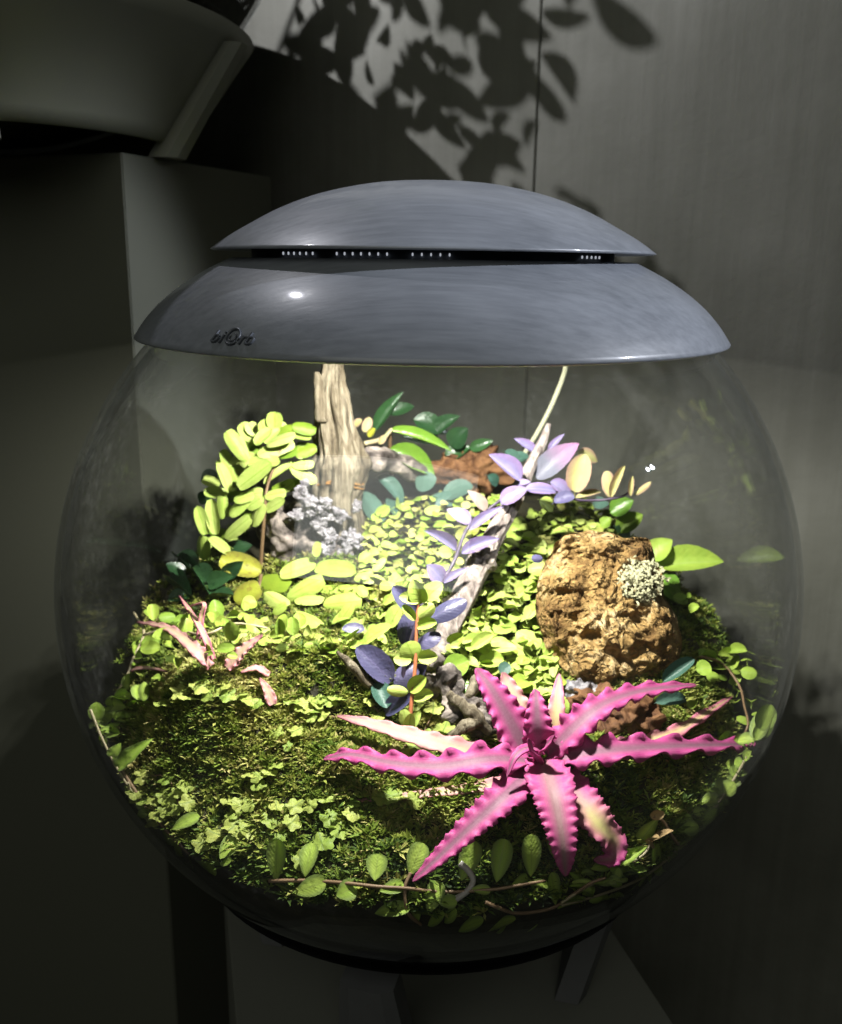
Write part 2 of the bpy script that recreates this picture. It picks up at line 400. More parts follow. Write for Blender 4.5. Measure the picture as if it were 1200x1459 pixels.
MT['floor'] = plain('dark_floor', (0.05, 0.05, 0.045), 0.6)
def mat_wall():
    m = NT('streaked_wall')
    s1 = m.noise(1.0, 5, 0.7, vec=m.scaled((70, 70, 2.2))); s2 = m.noise(7, 4)
    f = m.math('ADD', m.math('MULTIPLY', s1, 0.3), m.math('MULTIPLY', s2, 0.7))
    col = m.ramp(f, [(0.3, (0.100, 0.101, 0.082)), (0.52, (0.14, 0.141, 0.118)), (0.7, (0.185, 0.186, 0.16))])
    b = m.bsdf(col, 0.7, 0.25); m.bump(m.math('ADD', s1, m.noise(140, 5, 0.7)), 0.22, 0.002, b); return m.done(b.outputs[0])
MT['wall'] = mat_wall()
def emis(name, col, s):
    m = NT(name); e = m.n('Emission'); e.inputs[0].default_value = (*col, 1); e.inputs[1].default_value = s
    return m.done(e.outputs[0])
MT['led'] = emis('led_glow', (1, 0.98, 0.94), 6.0)
MT['slit'] = emis('vent_glow', (0.85, 0.9, 1.0), 0.45)

# ------------------------------------------------------------------ setting: wall, floor, plinths
def box_me(name, sx, sy, sz, bev=0.0):
    bm = bmesh.new(); bmesh.ops.create_cube(bm, size=1)
    for v in bm.verts: v.co = Vector((v.co.x * sx, v.co.y * sy, v.co.z * sz))
    if bev: bmesh.ops.bevel(bm, geom=bm.edges[:], offset=bev, segments=3, affect='EDGES')
    me = bpy.data.meshes.new(name); bm.to_mesh(me); bm.free(); return me
FLOOR_Z = -0.70
floor = link('floor', box_me('floor', 4, 3, 0.05), MT['floor'], mw=Matrix.Translation((0, 0.2, FLOOR_Z - 0.025)))
floor['kind'] = 'structure'
NW = Vector((0.386, 0.923, 0)).normalized(); TW = Vector((NW.y, -NW.x, 0))   # wall normal (away from us), wall direction to the right
WD = 0.37
wall = bpy.data.objects.new('wall', None); C.objects.link(wall); wall['kind'] = 'structure'; wall.empty_display_size = 0.01
def wall_hit(px, py):
    d = ray(px, py); return EYE + d * ((WD - EYE.dot(NW)) / d.dot(NW))
seam = wall_hit(770, 60).dot(TW)
def wall_panel(a, b):
    q = Matrix((TW, NW, Vector((0, 0, 1)))).transposed().to_4x4()
    q.translation = NW * (WD + 0.01) + TW * ((a + b) / 2) + Vector((0, 0, 0.65))
    link('wall_panel', box_me('wall_panel', b - a, 0.02, 2.7, 0.0012), MT['wall'], wall, q)
wall_panel(seam - 1.1, seam - 0.0005); wall_panel(seam + 0.0005, seam + 1.3)
bk = link('backing', box_me('backing', 0.3, 0.01, 2.7), MT['floor'], wall,
          Matrix.Translation(NW * (WD + 0.03) + TW * seam + Vector((0, 0, 0.65))) @ Matrix((TW, NW, Vector((0, 0, 1)))).transposed().to_4x4())

def plinth(name, corner, da, db, la, lb, ztop, mat, label):
    """box plinth with its near corner at `corner`, sides running la along da and lb along db"""
    da, db = Vector(da).normalized(), Vector(db).normalized()
    c = Vector((corner[0], corner[1], 0)) + da * la / 2 + db * lb / 2
    q = Matrix((da, db, Vector((0, 0, 1)))).transposed().to_4x4(); q.translation = (c.x, c.y, (ztop + FLOOR_Z) / 2)
    o = link(name, box_me(name, la, lb, ztop - FLOOR_Z, 0.0009), mat, mw=q); tag(o, label, 'plinth'); return o
PC_Y = 0.18
pc = P(173, 217, PC_Y)
plinth('display_plinth', (pc.x, pc.y), (0.386, 0.923, 0), (-0.923, 0.386, 0), 0.195, 0.36, pc.z, MT['plinth'],
       'tall pale plinth behind the glass globe, carrying the cream bowl stand')
PT = -0.250
e1, e0 = PZ(960, 1459, PT), PZ(885, 1345, PT); l1 = PZ(332, 1400, PT)
dr = (e0 - e1).normalized(); dn = Vector((dr.y, -dr.x, 0))
wid = (e1 - l1).dot(dn)
far = max(e0.dot(dr), 0.145)
c0 = e1 + dr * (far - e1.dot(dr))
plinth('globe_plinth', (c0.x, c0.y), -dr, -dn, wid, wid, PT, MT['plinth2'],
       'pale grey plinth under the planted glass globe')

# ------------------------------------------------------------------ the terrarium
terr = thing('terrarium', 'round clear glass terrarium with grey domed lid on a dark stand', 'terrarium', (0, 0, PT))
prof = []
a0, a1 = math.asin(0.1425 / RG), -math.pi / 2
for i in range(65):
    a = a0 + (a1 - a0) * i / 64; prof.append((RG * math.cos(a), RG * math.sin(a)))
for i in range(65):
    a = a1 + (math.asin(0.1425 / RI) - a1) * i / 64; prof.append((max(0, RI * math.cos(a)), RI * math.sin(a)))
globe = link('glass_globe', lathe('glass_globe', prof, 192, True), MT['glass'], terr)
lidp = [(0.1440, 0.1400), (0.1500, 0.1372), (0.1528, 0.1380), (0.1531, 0.1388), (0.1480, 0.1462), (0.1415, 0.1535), (0.1345, 0.1596), (0.127, 0.1650), (0.118, 0.1704),
        (0.109, 0.1750), (0.1045, 0.1771), (0.1028, 0.1772), (0.1015, 0.1762), (0.094, 0.1745), (0.0935, 0.184), (0.0, 0.184)]
def dense(pr, k=4):
    q = [Vector((a, b, 0)) for a, b in pr]; return [(v.x, v.y) for v in catmull(q, (len(q) - 1) * k)]
lid_me = lathe('lid', [(0.135, 0.150), (0.144, 0.1405)] + lidp[1:3] + dense(lidp[3:11], 4) + lidp[11:], 192)
lid = link('lid', lid_me, MT['lid'], terr)
link('lid_underside', lathe('lid_underside', [(0.1400, 0.1462), (0.115, 0.1500), (0.100, 0.1500), (0.091, 0.1715), (0.0, 0.1722), (0.0, 0.1735), (0.0925, 0.1735), (0.103, 0.1530), (0.1345, 0.1530)], 96), MT['lidin'], lid)
capp = [(0.0, 0.1850), (0.100, 0.1822), (0.1130, 0.1808), (0.1143, 0.1814), (0.106, 0.1872), (0.0955, 0.1932), (0.0795, 0.2015), (0.060, 0.2087), (0.037, 0.2138), (0.018, 0.2156), (0.0, 0.2160)]
cap_ = link('lid_cap', lathe('lid_cap', capp[:3] + dense(capp[3:], 5), 192), MT['lid'], terr)
# little raised grips on top of the cap
def on_cap(r_, a, dz=0.0006):
    zs = dense(capp[3:], 5)
    for (ra, za), (rb, zb) in zip(zs, zs[1:]):
        if rb <= r_ <= ra: return Vector((r_ * math.sin(a), -r_ * math.cos(a), za + (zb - za) * (ra - r_) / max(1e-9, ra - rb) + dz))
    return Vector((0, 0, 0.2166))
# vent slits in the dark gap, emissive to stand for lamp light leaking out
for g0, cnt in ((-0.82, 6), (-0.47, 7), (-0.10, 5), (0.80, 5)):
    for k in range(cnt):
        a = g0 + k * 0.042
        v = Vector((0.0946 * math.sin(a), -0.0946 * math.cos(a), 0.1792))
        q = Matrix.Rotation(a, 4, 'Z'); q.translation = v
        if 'slit_me' not in globals(): slit_me = box_me('vent_slot', 0.0007, 0.0008, 0.0014, 0.0002)
        link('vent_slot', slit_me, MT['slit'], lid, q)
# LED cells under the lid
for lx, ly in ((-0.006, -0.085), (0.006, -0.085), (-0.006, -0.074), (0.006, -0.074)):
    if 'led_me' not in globals(): led_me = lathe('led_lens', [(0, 0), (0.0018, 0.0), (0.0022, -0.0008), (0.0022, 0.0015), (0, 0.0015)], 16)
    link('led_lens', led_me, MT['led'], lid, Matrix.Translation((lx, ly, 0.1702)))
# lettering pressed into the lid's skirt
def on_skirt(s, v, out=0.0):
    """s metres to the right of the logo's middle, v metres up the skirt"""
    a = R(-33.5) + s / 0.147
    r_ = 0.1488 - v * 0.62; z = 0.1452 + v * 0.78
    r_ += out * 0.8; z += out * 0.6
    return Vector((r_ * math.sin(a), -r_ * math.cos(a), z))
def letter(ch, s0, v0, size):
    cu = bpy.data.curves.new('letter', 'FONT'); cu.body = ch; cu.size = size; cu.shear = 0.25; cu.offset = -size * 0.012
    cu.extrude = 0.0005; cu.bevel_depth = 0.0001; cu.resolution_u = 4
    o = bpy.data.objects.new('letter', cu); C.objects.link(o)
    me = bpy.data.meshes.new_from_object(o.evaluated_get(bpy.context.evaluated_depsgraph_get()))
    bpy.data.objects.remove(o); bpy.data.curves.remove(cu)
    me.name = 'letter'
    for v in me.vertices: v.co = on_skirt(s0 + v.co.x, v0 + v.co.y, v.co.z + 0.0004)
    me.materials.clear(); link('letter', me, MT['logo'], lid)
for ch, s0, sz in (('b', -0.0112, 0.0086), ('i', -0.0064, 0.0086), ('r', 0.0043, 0.0086), ('b', 0.0074, 0.0086)):
    letter(ch, s0, -0.003, sz)
def ringpts(cs, cv, r_, t0, t1, n): return [on_skirt(cs + r_ * math.cos(t0 + (t1 - t0) * i / n), cv + r_ * 1.1 * math.sin(t0 + (t1 - t0) * i / n), 0.0006) for i in range(n + 1)]
link('letter', tube('letter', ringpts(0.0006, 0.0004, 0.0034, -0.5, 5.6, 20), [0.0005, 0.0006, 0.0005], 60, 6), MT['logo'], lid)
link('letter', tube('letter', ringpts(0.0006, 0.0, 0.0017, 2.6, 7.6, 14), [0.0003, 0.0005, 0.0003], 40, 6), MT['logo'], lid)

def stand(parent, R_, rim_z, foot_z, rim_r, foot_r, mat, az0, legs=4, proud=0.002, hug=False):
    pr = [(rim_r - 0.0035, rim_z), (rim_r, rim_z + 0.001), (rim_r + 0.0035, rim_z - 0.001)]
    for i in range(9):
        s = i / 8; pr.append((rim_r + 0.0035 - (rim_r + 0.0035 - foot_r) * (1.05 * s - 0.05 * s * s), rim_z - 0.001 + (foot_z + 0.012 - rim_z) * s))
    pr += [(foot_r - 0.01, foot_z + 0.012)]
    if hug:
        pr = []
        for i in range(13):
            a = math.asin(rim_z / 0.2006) + (-math.pi / 2 - math.asin(rim_z / 0.2006)) * i / 12; pr.append((max(0, .2006 * math.cos(a)), .2006 * math.sin(a)))
        for i in range(13):
            a = -math.pi / 2 + (math.pi / 2 + math.asin(rim_z / 0.2036)) * i / 12; pr.append((max(0, .2036 * math.cos(a)), .2036 * math.sin(a)))
    d = link('stand_dish', lathe('stand_dish', pr, 96), mat, parent)
    H = rim_z - foot_z
    for k in range(legs):
        a = az0 + 2 * math.pi * k / legs
        vs, fs = [], []; n = 10
        for i in range(n + 1):
            s = i / n; z = (rim_z - 0.026 - (H - 0.0265) * s) if hug else rim_z - 0.012 - (H - 0.0125) * s
            ro = (0.119 - 0.018 * s) if hug else rim_r + 0.001 - (rim_r - foot_r) * s * 1.0; ri = ro - 0.014
            if s > 0.9: ro += 0
            hw = (0.014 + 0.008 * s) if hug else 0.010 + 0.004 * s
            for rr, u in ((ro, -hw), (ro + proud, -hw * 0.6), (ro + proud, hw * 0.6), (ro, hw), (ri, hw), (ri, -hw)):
                ca, sa = math.sin(a), -math.cos(a)
                vs.append((rr * ca - u * sa, rr * sa + u * ca, z))
        for i in range(n):
            for q in range(6): fs.append((i * 6 + q, i * 6 + (q + 1) % 6, (i + 1) * 6 + (q + 1) % 6, (i + 1) * 6 + q))
        fs += [(0, 1, 2, 3, 4, 5), tuple(n * 6 + q for q in range(5, -1, -1))]
        link('leg', mesh('leg', vs, fs, False), mat, d)
    return d
stand(terr, RG, -0.150, PT, 0.1315, 0.095, MT['stand'], R(-14), hug=True, proud=0.004)

# second terrarium, upper left
c2 = P(-30, 120, 0.245); C2 = Vector((c2.x, c2.y, pc.z))
t2 = thing('second_terrarium', 'cream bowl stand holding a dark glass globe on the tall plinth', 'terrarium', C2)
g2z = pc.z + 0.100 + 0.150
def off(me, v):
    me.transform(Matrix.Translation(v)); return me
R2 = 0.245
pr2 = []
for i in range(60):
    a = math.asin(0.17 / R2) + (-math.pi / 2 - math.asin(0.17 / R2)) * i / 59; pr2.append((max(0, R2 * math.cos(a)), R2 * math.sin(a)))
link('glass_globe', off(lathe('glass_globe', pr2, 96), Vector((C2.x, C2.y, g2z))), MT['glass'], t2)
pr2 = [(0.0, -0.075)] + [(0.241 * math.cos(a), 0.241 * math.sin(a)) for a in [math.asin(-0.075 / 0.241) + (-math.pi / 2 - math.asin(-0.075 / 0.241)) * i / 30 for i in range(31)]]
link('soil', off(lathe('soil', [(max(0, a), b) for a, b in pr2], 96), Vector((C2.x, C2.y, g2z))), MT['soil'], t2)
pr2 = [(0.18, 0.170), (0.192, 0.166), (0.192, 0.169), (0.14, 0.205), (0.06, 0.22), (0.0, 0.225)]
link('lid', off(lathe('lid', pr2, 96), Vector((C2.x, C2.y, g2z))), MT['lidin'], t2)
lc_me = box_me('led_cell', 0.014, 0.012, 0.003, 0.0005)
for k in range(6): link('led_cell', lc_me, MT['led'], t2, Matrix.Translation((-0.34 + 0.036 * (k % 3), 0.145 + 0.034 * (k // 3), 0.668)))
_d = stand(t2, R2, g2z - 0.161, pc.z, 0.199, 0.148, MT['cream_stand'], R(22), 6, proud=0.006)
for o in [_d] + list(_d.children): o.data.transform(Matrix.Translation((C2.x, C2.y, 0)))

# ------------------------------------------------------------------ soil bed
nt, nr = 200, 70
vs, fs = [], []
def rmax(a):
    lo, hi = 0.1, RS
    for _ in range(30):
        mid = (lo + hi) / 2; x, y = mid * math.sin(a), mid * math.cos(a); z = T(x, y)
        if mid * mid + z * z < RS * RS: lo = mid
        else: hi = mid
    return lo
vs.append((0, 0, T(0, 0)))
for i in range(nt):
    a = 2 * math.pi * i / nt; rm = rmax(a)
    for k in range(1, nr + 1):
        r_ = rm * (k / nr); x, y = r_ * math.sin(a), r_ * math.cos(a); vs.append((x, y, T(x, y)))
    p = vs[-1]; ph0 = math.asin(max(-1, min(1, p[2] / RS)))
    for k in range(1, 21):
        ph = ph0 + (-math.pi / 2 + 0.02 - ph0) * k / 20
        rr = RS + (0.1958 - RS) * sstep(0, 0.24, ph0 - ph)
        vs.append((rr * math.cos(ph) * math.sin(a), rr * math.cos(ph) * math.cos(a), rr * math.sin(ph)))
K = nr + 20
for i in range(nt):
    j = (i + 1) % nt; fs.append((0, 1 + j * K, 1 + i * K))
    for k in range(K - 1): fs.append((1 + i * K + k, 1 + j * K + k, 1 + j * K + k + 1, 1 + i * K + k + 1))
soil = link('soil_ground', mesh('soil_ground', vs, fs), MT['soil']); soil['kind'] = 'structure'

# ------------------------------------------------------------------ moss (uncountable)
def moss(name, N, pick, size, blades, label, lean=0.9):
    V, F, TI = [], [], []; n = 0; tries = 0
    while n < N and tries < N * 30:
        tries += 1
        x, y = rng.uniform(-.195, .195), rng.uniform(-.195, .19)
        if x * x + y * y > 0.193 ** 2: continue
        pr = pick(x, y)
        if pr is None or rng.random() > pr[0]: continue
        z = T(x, y)
        if x * x + y * y + (z + 0.003) ** 2 > 0.190 ** 2: continue
        s = size * rng.uniform(0.55, 1.3) * pr[1]; ti = pr[2] + rng.normal() * 0.2
        nb = blades + int(rng.integers(0, 4)); a0 = rng.random() * 6.28
        tl = rng.normal(size=2) * 0.25
        for b in range(nb):
            a = a0 + 6.283 * b / nb + rng.normal() * 0.2; el = rng.uniform(0.15, 1.2)
            dx, dy, dz = math.cos(a) * math.cos(el) + tl[0], math.sin(a) * math.cos(el) + tl[1], math.sin(el) * lean
            L = s * rng.uniform(0.7, 1.15); wd = s * 0.13
            px, py = -math.sin(a) * wd, math.cos(a) * wd
            zb = z + s * 0.1 - 0.0006
            i0 = len(V)
            V.append((x, y, zb)); V.append((x + dx * L * .5 + px, y + dy * L * .5 + py, zb + dz * L * .6))
            V.append((x + dx * L, y + dy * L, zb + dz * L * 0.95)); V.append((x + dx * L * .5 - px, y + dy * L * .5 - py, zb + dz * L * .6))
            F.append((i0, i0 + 1, i0 + 2, i0 + 3)); TI += [ti] * 4
        n += 1
    me = mesh(name, V, F, False)
    at = me.attributes.new('tint', 'FLOAT', 'POINT'); at.data.foreach_set('value', np.array(TI, dtype=np.float32))
    o = link(name, me, MT['moss']); o['kind'] = 'stuff'; o['label'] = label; o['category'] = 'moss'
    return o
def zone_main(x, y):
    if y > 0.06 and abs(x) < 0.12: return None
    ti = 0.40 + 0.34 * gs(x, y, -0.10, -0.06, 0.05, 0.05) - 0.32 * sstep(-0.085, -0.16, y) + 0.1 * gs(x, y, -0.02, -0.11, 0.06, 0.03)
    d = 1.0
    if y > 0.0: d = 0.6
    sz = 0.8 + 0.6 * sstep(-.06, -.13, y) * (0.5 + noise.noise((x * 40, y * 40, 1)))
    ti += 0.25 * noise.noise((x * 35, y * 35, 7))
    return d, sz, ti
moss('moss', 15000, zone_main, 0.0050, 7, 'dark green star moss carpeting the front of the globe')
def zone_fine(x, y):
    g = gs(x, y, -0.045, -0.045, 0.022, 0.016) + 0.9 * gs(x, y, -0.112, -0.075, 0.045, 0.04) + 0.5 * gs(x, y, -0.02, -0.085, 0.04, 0.02) + 0.35 * gs(x, y, 0.13, 0.01, 0.03, 0.04) + 0.5 * gs(x, y, 0.14, -0.07, 0.03, 0.02)
    return min(1, g), 1.0, 0.46 + 0.30 * gs(x, y, -0.045, -0.045, 0.025, 0.02) + 0.22 * gs(x, y, -0.09, -0.09, 0.03, 0.03)
moss('cushion_moss', 9000, zone_fine, 0.0026, 6, 'fine yellow green cushion moss on the mound at left', 1.2)

def zone_star(x, y):
    if y > -0.03: return None
    return 1.0 if noise.noise((x * 30, y * 30, 2.2)) > -0.1 else 0.15, 1.0, 0.62
moss('star_moss', 1500, zone_star, 0.0052, 9, 'pale star shaped moss tips scattered over the darker moss', 1.0)

# ------------------------------------------------------------------ leaf meshes
def leaf_mesh(name, prof, n=9, m=4, bend=0.12, cup=0.10, thick=0.012, wave=0.0, stalk=0.0):
    vs, fs, uvs = [], [], []
    def side(sgn):
        base = len(vs)
        for i in range(-1 if stalk else 0, n + 1):
            v = (1 - math.cos(math.pi * max(0, i) / n)) / 2; hw = max(0.0, prof(v)) * 0.5
            if i < 0:
                for k in range(m + 1):
                    u = k / m * 2 - 1; vs.append((u * 0.018, -stalk * 0.8, -stalk * 0.9 + sgn * 0.012)); uvs.append((0.5 + 0.03 * u, 0))
                continue
            for k in range(m + 1):
                u = k / m * 2 - 1
                z = -bend * (v - 0.0) ** 2 + cup * abs(u) ** 1.5 * hw * 2 + wave * math.sin(v * 19 + u) * abs(u) * hw
                z += sgn * thick * (1 - u * u) * math.sin(math.pi * min(1, max(0, v)))
                vs.append((u * hw, v, z)); uvs.append((k / m, v))
        for i in range(n + (1 if stalk else 0)):
            for k in range(m):
                q = (base + i * (m + 1) + k, base + i * (m + 1) + k + 1, base + (i + 1) * (m + 1) + k + 1, base + (i + 1) * (m + 1) + k)
                fs.append(q if sgn > 0 else q[::-1])
    side(1); side(-1)
    me = mesh(name, vs, fs)
    ul = me.uv_layers.new(name='UVMap')
    for lp in me.loops: ul.data[lp.index].uv = uvs[lp.vertex_index]
    return me
def pf(a, b, pw=1.0):       # beta-like outline, widest at a/(a+b)
    mx = (a / (a + b)) ** a * (b / (a + b)) ** b
    return lambda v: max(0.012, (max(1e-6, v) ** a * max(1e-6, 1 - v) ** b / mx) ** pw)
LV = {
    'oval': [leaf_mesh('leaf_oval', pf(.5, .5), bend=b, cup=c, thick=.012, stalk=.14) for b, c in ((.10, .16), (.24, .08), (-.05, .24), (.18, -.10), (.32, .2))],
    'oblong': [leaf_mesh('leaf_oblong', pf(.36, .30), bend=b, cup=c, thick=.010) for b, c in ((.08, -.10), (.16, -.05), (.0, .12), (.22, -.16))],
    'round': [leaf_mesh('leaf_round', pf(.5, .5, .95), n=7, bend=b, cup=c, thick=.010, stalk=.28) for b, c in ((.05, .16), (.22, .26), (.12, -.12), (.35, .12))],
    'pointed': [leaf_mesh('leaf_pointed', pf(.62, .85), n=10, bend=b, cup=c, thick=.014, stalk=.08) for b, c in ((.10, .2), (.24, .14), (.03, .28))],
    'obovate': [leaf_mesh('leaf_obovate', pf(.85, .42), n=12, bend=b, cup=c, thick=.02) for b, c in ((.06, .06), (-.08, .08), (.14, .04), (.2, .1))],
    'lance': [leaf_mesh('leaf_lance', pf(.5, .9), n=12, bend=b, cup=c, thick=.015, wave=.1) for b, c in ((.25, .2), (.4, .1))],
}
def lobed_mesh(name, seed):
    rr = random.Random(seed); n = 56; rings = 4; vs, fs, uvs = [(0, 0.45, 0.0)], [], [(0.5, 0.45)]
    for k in range(1, rings + 1):
        for i in range(n):
            a = 2 * math.pi * i / n
            lob = 1 - 0.26 * (0.5 + 0.5 * math.cos(a * 5 + 1.57)) ** 2.2
            r_ = 0.52 * lob * (1 + 0.06 * math.sin(a * 2 + seed)) * (0.75 if abs(math.sin(a / 2 + math.pi / 4)) < 0.25 else 1)
            r_ *= k / rings
            x, y = r_ * math.cos(a), r_ * math.sin(a)
            z = -0.05 * (k / rings) ** 2 * math.cos(a * 5 + 1.57) - 0.22 * abs(x) * abs(x) + 0.05 * math.sin(a * 3 + seed) * k / rings
            vs.append((x, 0.45 + y, z)); uvs.append((0.5 + x, 0.45 + y))
    for i in range(n):
        j = (i + 1) % n; fs.append((0, 1 + i, 1 + j))
        for k in range(rings - 1): fs.append((1 + k * n + i, 1 + (k + 1) * n + i, 1 + (k + 1) * n + j, 1 + k * n + j))
    me = mesh(name, vs, fs); ul = me.uv_layers.new(name='UVMap')
    for lp in me.loops: ul.data[lp.index].uv = uvs[lp.vertex_index]
    return me
LV['lobed'] = [lobed_mesh('leaf_lobed', s) for s in (1, 2, 3)]
def put_leaf(parent, shape, B, Tp, width, mat, nrm=None, jit=0.25, name='leaf'):
    B, Tp = Vector(B), Vector(Tp); ax = Tp - B; L = ax.length
    if L < 1e-5: return
    y = ax / L
    if nrm is None:
        nrm = (EYE - B).normalized() * 0.9 + Vector((0, 0, 0.6))
    nrm = nrm + Vector((random.gauss(0, jit), random.gauss(0, jit), random.gauss(0, jit)))
    z = nrm - y * nrm.dot(y)
    if z.length < 1e-3: z = Vector((0, 0, 1)) - y * y.z
    z.normalize(); x = y.cross(z)
    q = Matrix((x * width, y * L, z * L)).transposed().to_4x4(); q.translation = B
    return link(name, random.choice(LV[shape]), MT[mat], parent, q)
def lf(parent, dep, bx, by, tx, ty, w_, mat, shape, lean=0.0, nrm=None, jit=0.22, face=1.15):
    """leaf from photo pixel (bx,by) to (tx,ty), apparent width w_ px; dep gives the base's point; lean moves the tip towards us (m)"""
    B = dep(bx, by); Y = B.y - lean
    Tp = P(tx, ty, Y)
    if Tp.z < T(Tp.x, Tp.y) + .003 and Tp.length < .19: Tp = Q(tx, ty, .009)
    if (Tp - B).length > 3.0 * math.hypot(tx - bx, ty - by) * mpx(B): Tp = P(tx, ty, B.y - lean)
    if Tp.length > 0.1935 and B.length < 0.197: Tp = Tp * (0.1935 / Tp.length)
    return put_leaf(parent, shape, B, Tp, w_ * mpx(B) * face, mat, nrm, jit)
def LFT(l): return lambda a, b: Q(a, b, l)
def YP(y):
    def f(a, b):
        p = P(a, b, y)
        return Q(a, b, .004) if p.z < T(p.x, p.y) + .004 else p
    return f
def cr(ox, oy, s): return lambda a, b: (ox + a / s, oy + b / s)
def stem(parent, pts, rad, mat, n=24, sides=7, name='stem'):
    return link(name, tube(name, pts, rad, n, sides), MT[mat], parent)
def multi(parent, dep, conv, rows, s, mat, shape, leans=(-0.004, 0.006), jit=0.22, nrm=None):
    for r_ in rows:
        bx, by, tx, ty, w_ = r_[:5]; mm = r_[5] if len(r_) > 5 else mat
        a, b = conv(bx, by); c, d = conv(tx, ty)
        lf(parent, dep, a, b, c, d, w_ / s, mm, shape, random.uniform(*leans), nrm, jit)
def ovals(parent, dep, conv, rows, s, mat, shape='oval', jit=0.3, stemmat=None, leans=(-.003, .005)):
    for r_ in rows:
        cx, cy_, w_, h_ = r_[:4]; mm = r_[4] if len(r_) > 4 else mat
        if h_ > w_: b, t, ww = (cx, cy_ + h_ / 2), (cx + random.uniform(-.15, .15) * h_, cy_ - h_ / 2), w_
        else:
            sg = random.choice((-1, 1)); b, t, ww = (cx - sg * w_ / 2, cy_ + .1 * h_), (cx + sg * w_ / 2, cy_ - .1 * h_), h_
        lf(parent, dep, *conv(*b), *conv(*t), ww / s, mm, shape, random.uniform(*leans), None, jit)

# ------------------------------------------------------------------ driftwood stump, back left
SY = 0.075
def loft(name, rows, Y, sides=72, depth=0.8, disp=None, sub=90):
    """rows: (py, xleft, xright) down the picture; a solid round body about the plane y = Y"""
    vs, fs = [], []
    cs = [P((l + r_) / 2, py, Y) for py, l, r_ in rows]; hw = [(r_ - l) / 2 * mpx(c) for (py, l, r_), c in zip(rows, cs)]
    cc = catmull(cs, sub); hh = [interp(hw, i / sub) for i in range(sub + 1)]
    for i in range(sub + 1):
        for k in range(sides):
            a = 2 * math.pi * k / sides; dv = Vector((math.cos(a), math.sin(a) * depth, 0))
            rr = hh[i] * (disp(i / sub, a, cc[i] + dv * hh[i]) if disp else 1)
            vs.append(cc[i] + dv * rr)
    for i in range(sub):
        for k in range(sides):
            k2 = (k + 1) % sides; fs.append((i * sides + k, (i + 1) * sides + k, (i + 1) * sides + k2, i * sides + k2))
    fs.append(tuple(range(sides))); fs.append(tuple(sub * sides + k for k in reversed(range(sides))))
    return mesh(name, vs, fs)
def sdisp(s, a, p):
    rid = noise.noise((math.cos(a) * 3.2, math.sin(a) * 3.2, s * 1.1)) * 0.30 + noise.noise((math.cos(a) * 8, math.sin(a) * 8, s * 3.0)) * 0.22
    rid += noise.noise((math.cos(a) * 18, math.sin(a) * 18, s * 7)) * 0.12 + noise.noise(p * 160) * 0.08
    hole = -0.5 * math.exp(-((s - 0.27) / 0.09) ** 2 - ((a - 4.62) / 0.18) ** 2)
    return 1.0 + rid + hole
stb = P(485, 800, SY)
stump = thing('driftwood_stump', 'upright weathered driftwood stump beside the lime leaflets', 'driftwood', stb)
link('trunk', loft('trunk', [(505, 459, 486), (525, 459, 488), (560, 449, 494), (600, 452, 503), (640, 454, 517), (662, 448, 526), (690, 447, 520), (715, 446, 514), (750, 450, 516), (785, 452, 518), (830, 450, 522)], SY, disp=sdisp), MT['stump'], stump)
link('split_tip', loft('split_tip', [(530, 448, 456), (545, 448, 461), (570, 448, 465), (600, 449, 468)], SY - 0.008, 20, 0.8, lambda s, a, p: 1 + 0.3 * noise.noise(p * 300), 20), MT['stump'], stump)
pts = [P(446 + 36 + 37 * math.cos(t), 688 + 3 * math.sin(3 * t), SY - 0.0 - 0.0128 * math.sin(t)) for t in [i / 20 * 2 * math.pi for i in range(21)]]
link('binding_thread', tube('binding_thread', pts, [0.0006, 0.0006], 60, 6), MT['wire'], stump)
pts = [P(446 + 36 + 37 * math.cos(t), 693 + 4 * math.sin(2 * t + 1), SY - 0.0 - 0.0132 * math.sin(t)) for t in [i / 20 * 2 * math.pi for i in range(21)]]
link('binding_thread', tube('binding_thread', pts, [0.0005, 0.0005], 60, 6), MT['wire'], stump)
# side log running back from the stump
pts = [P(515, 652, SY + .01), P(550, 655, SY + .02), P(585, 668, SY + .03), P(612, 682, SY + .035)]
link('side_log', tube('side_log', pts, [0.009, 0.008, 0.008, 0.006], 30, 20, lambda s, a, p: 1 + .3 * noise.noise(p * 120)), MT['darkwood'], stump)
# dark root mass and grey crust at its foot
def blob(name, c, rad, sc=(1, 1, 1), amp=0.35, fr=60, sub=4):
    bm = bmesh.new(); bmesh.ops.create_icosphere(bm, subdivisions=sub, radius=1)
    for v in bm.verts:
        d = v.co.copy(); p = Vector((d.x * sc[0], d.y * sc[1], d.z * sc[2])) * rad
        k = 1 + amp * noise.noise((p + Vector(c)) * fr) + amp * 0.6 * noise.noise((p + Vector(c)) * fr * 2.7)
        v.co = Vector(c) + p * k
    me = bpy.data.meshes.new(name); bm.to_mesh(me); bm.free(); me.polygons.foreach_set('use_smooth', [True] * len(me.polygons)); return me
link('root_mass', blob('root_mass', P(425, 770, SY - .005), 0.019, (1.1, .8, 1.2), 0.6, 70, 5), MT['darkwood'], stump)
link('root_mass', blob('root_mass', P(470, 800, SY - .012), 0.015, (1.3, .7, .8), 0.6, 80, 5), MT['darkwood'], stump)
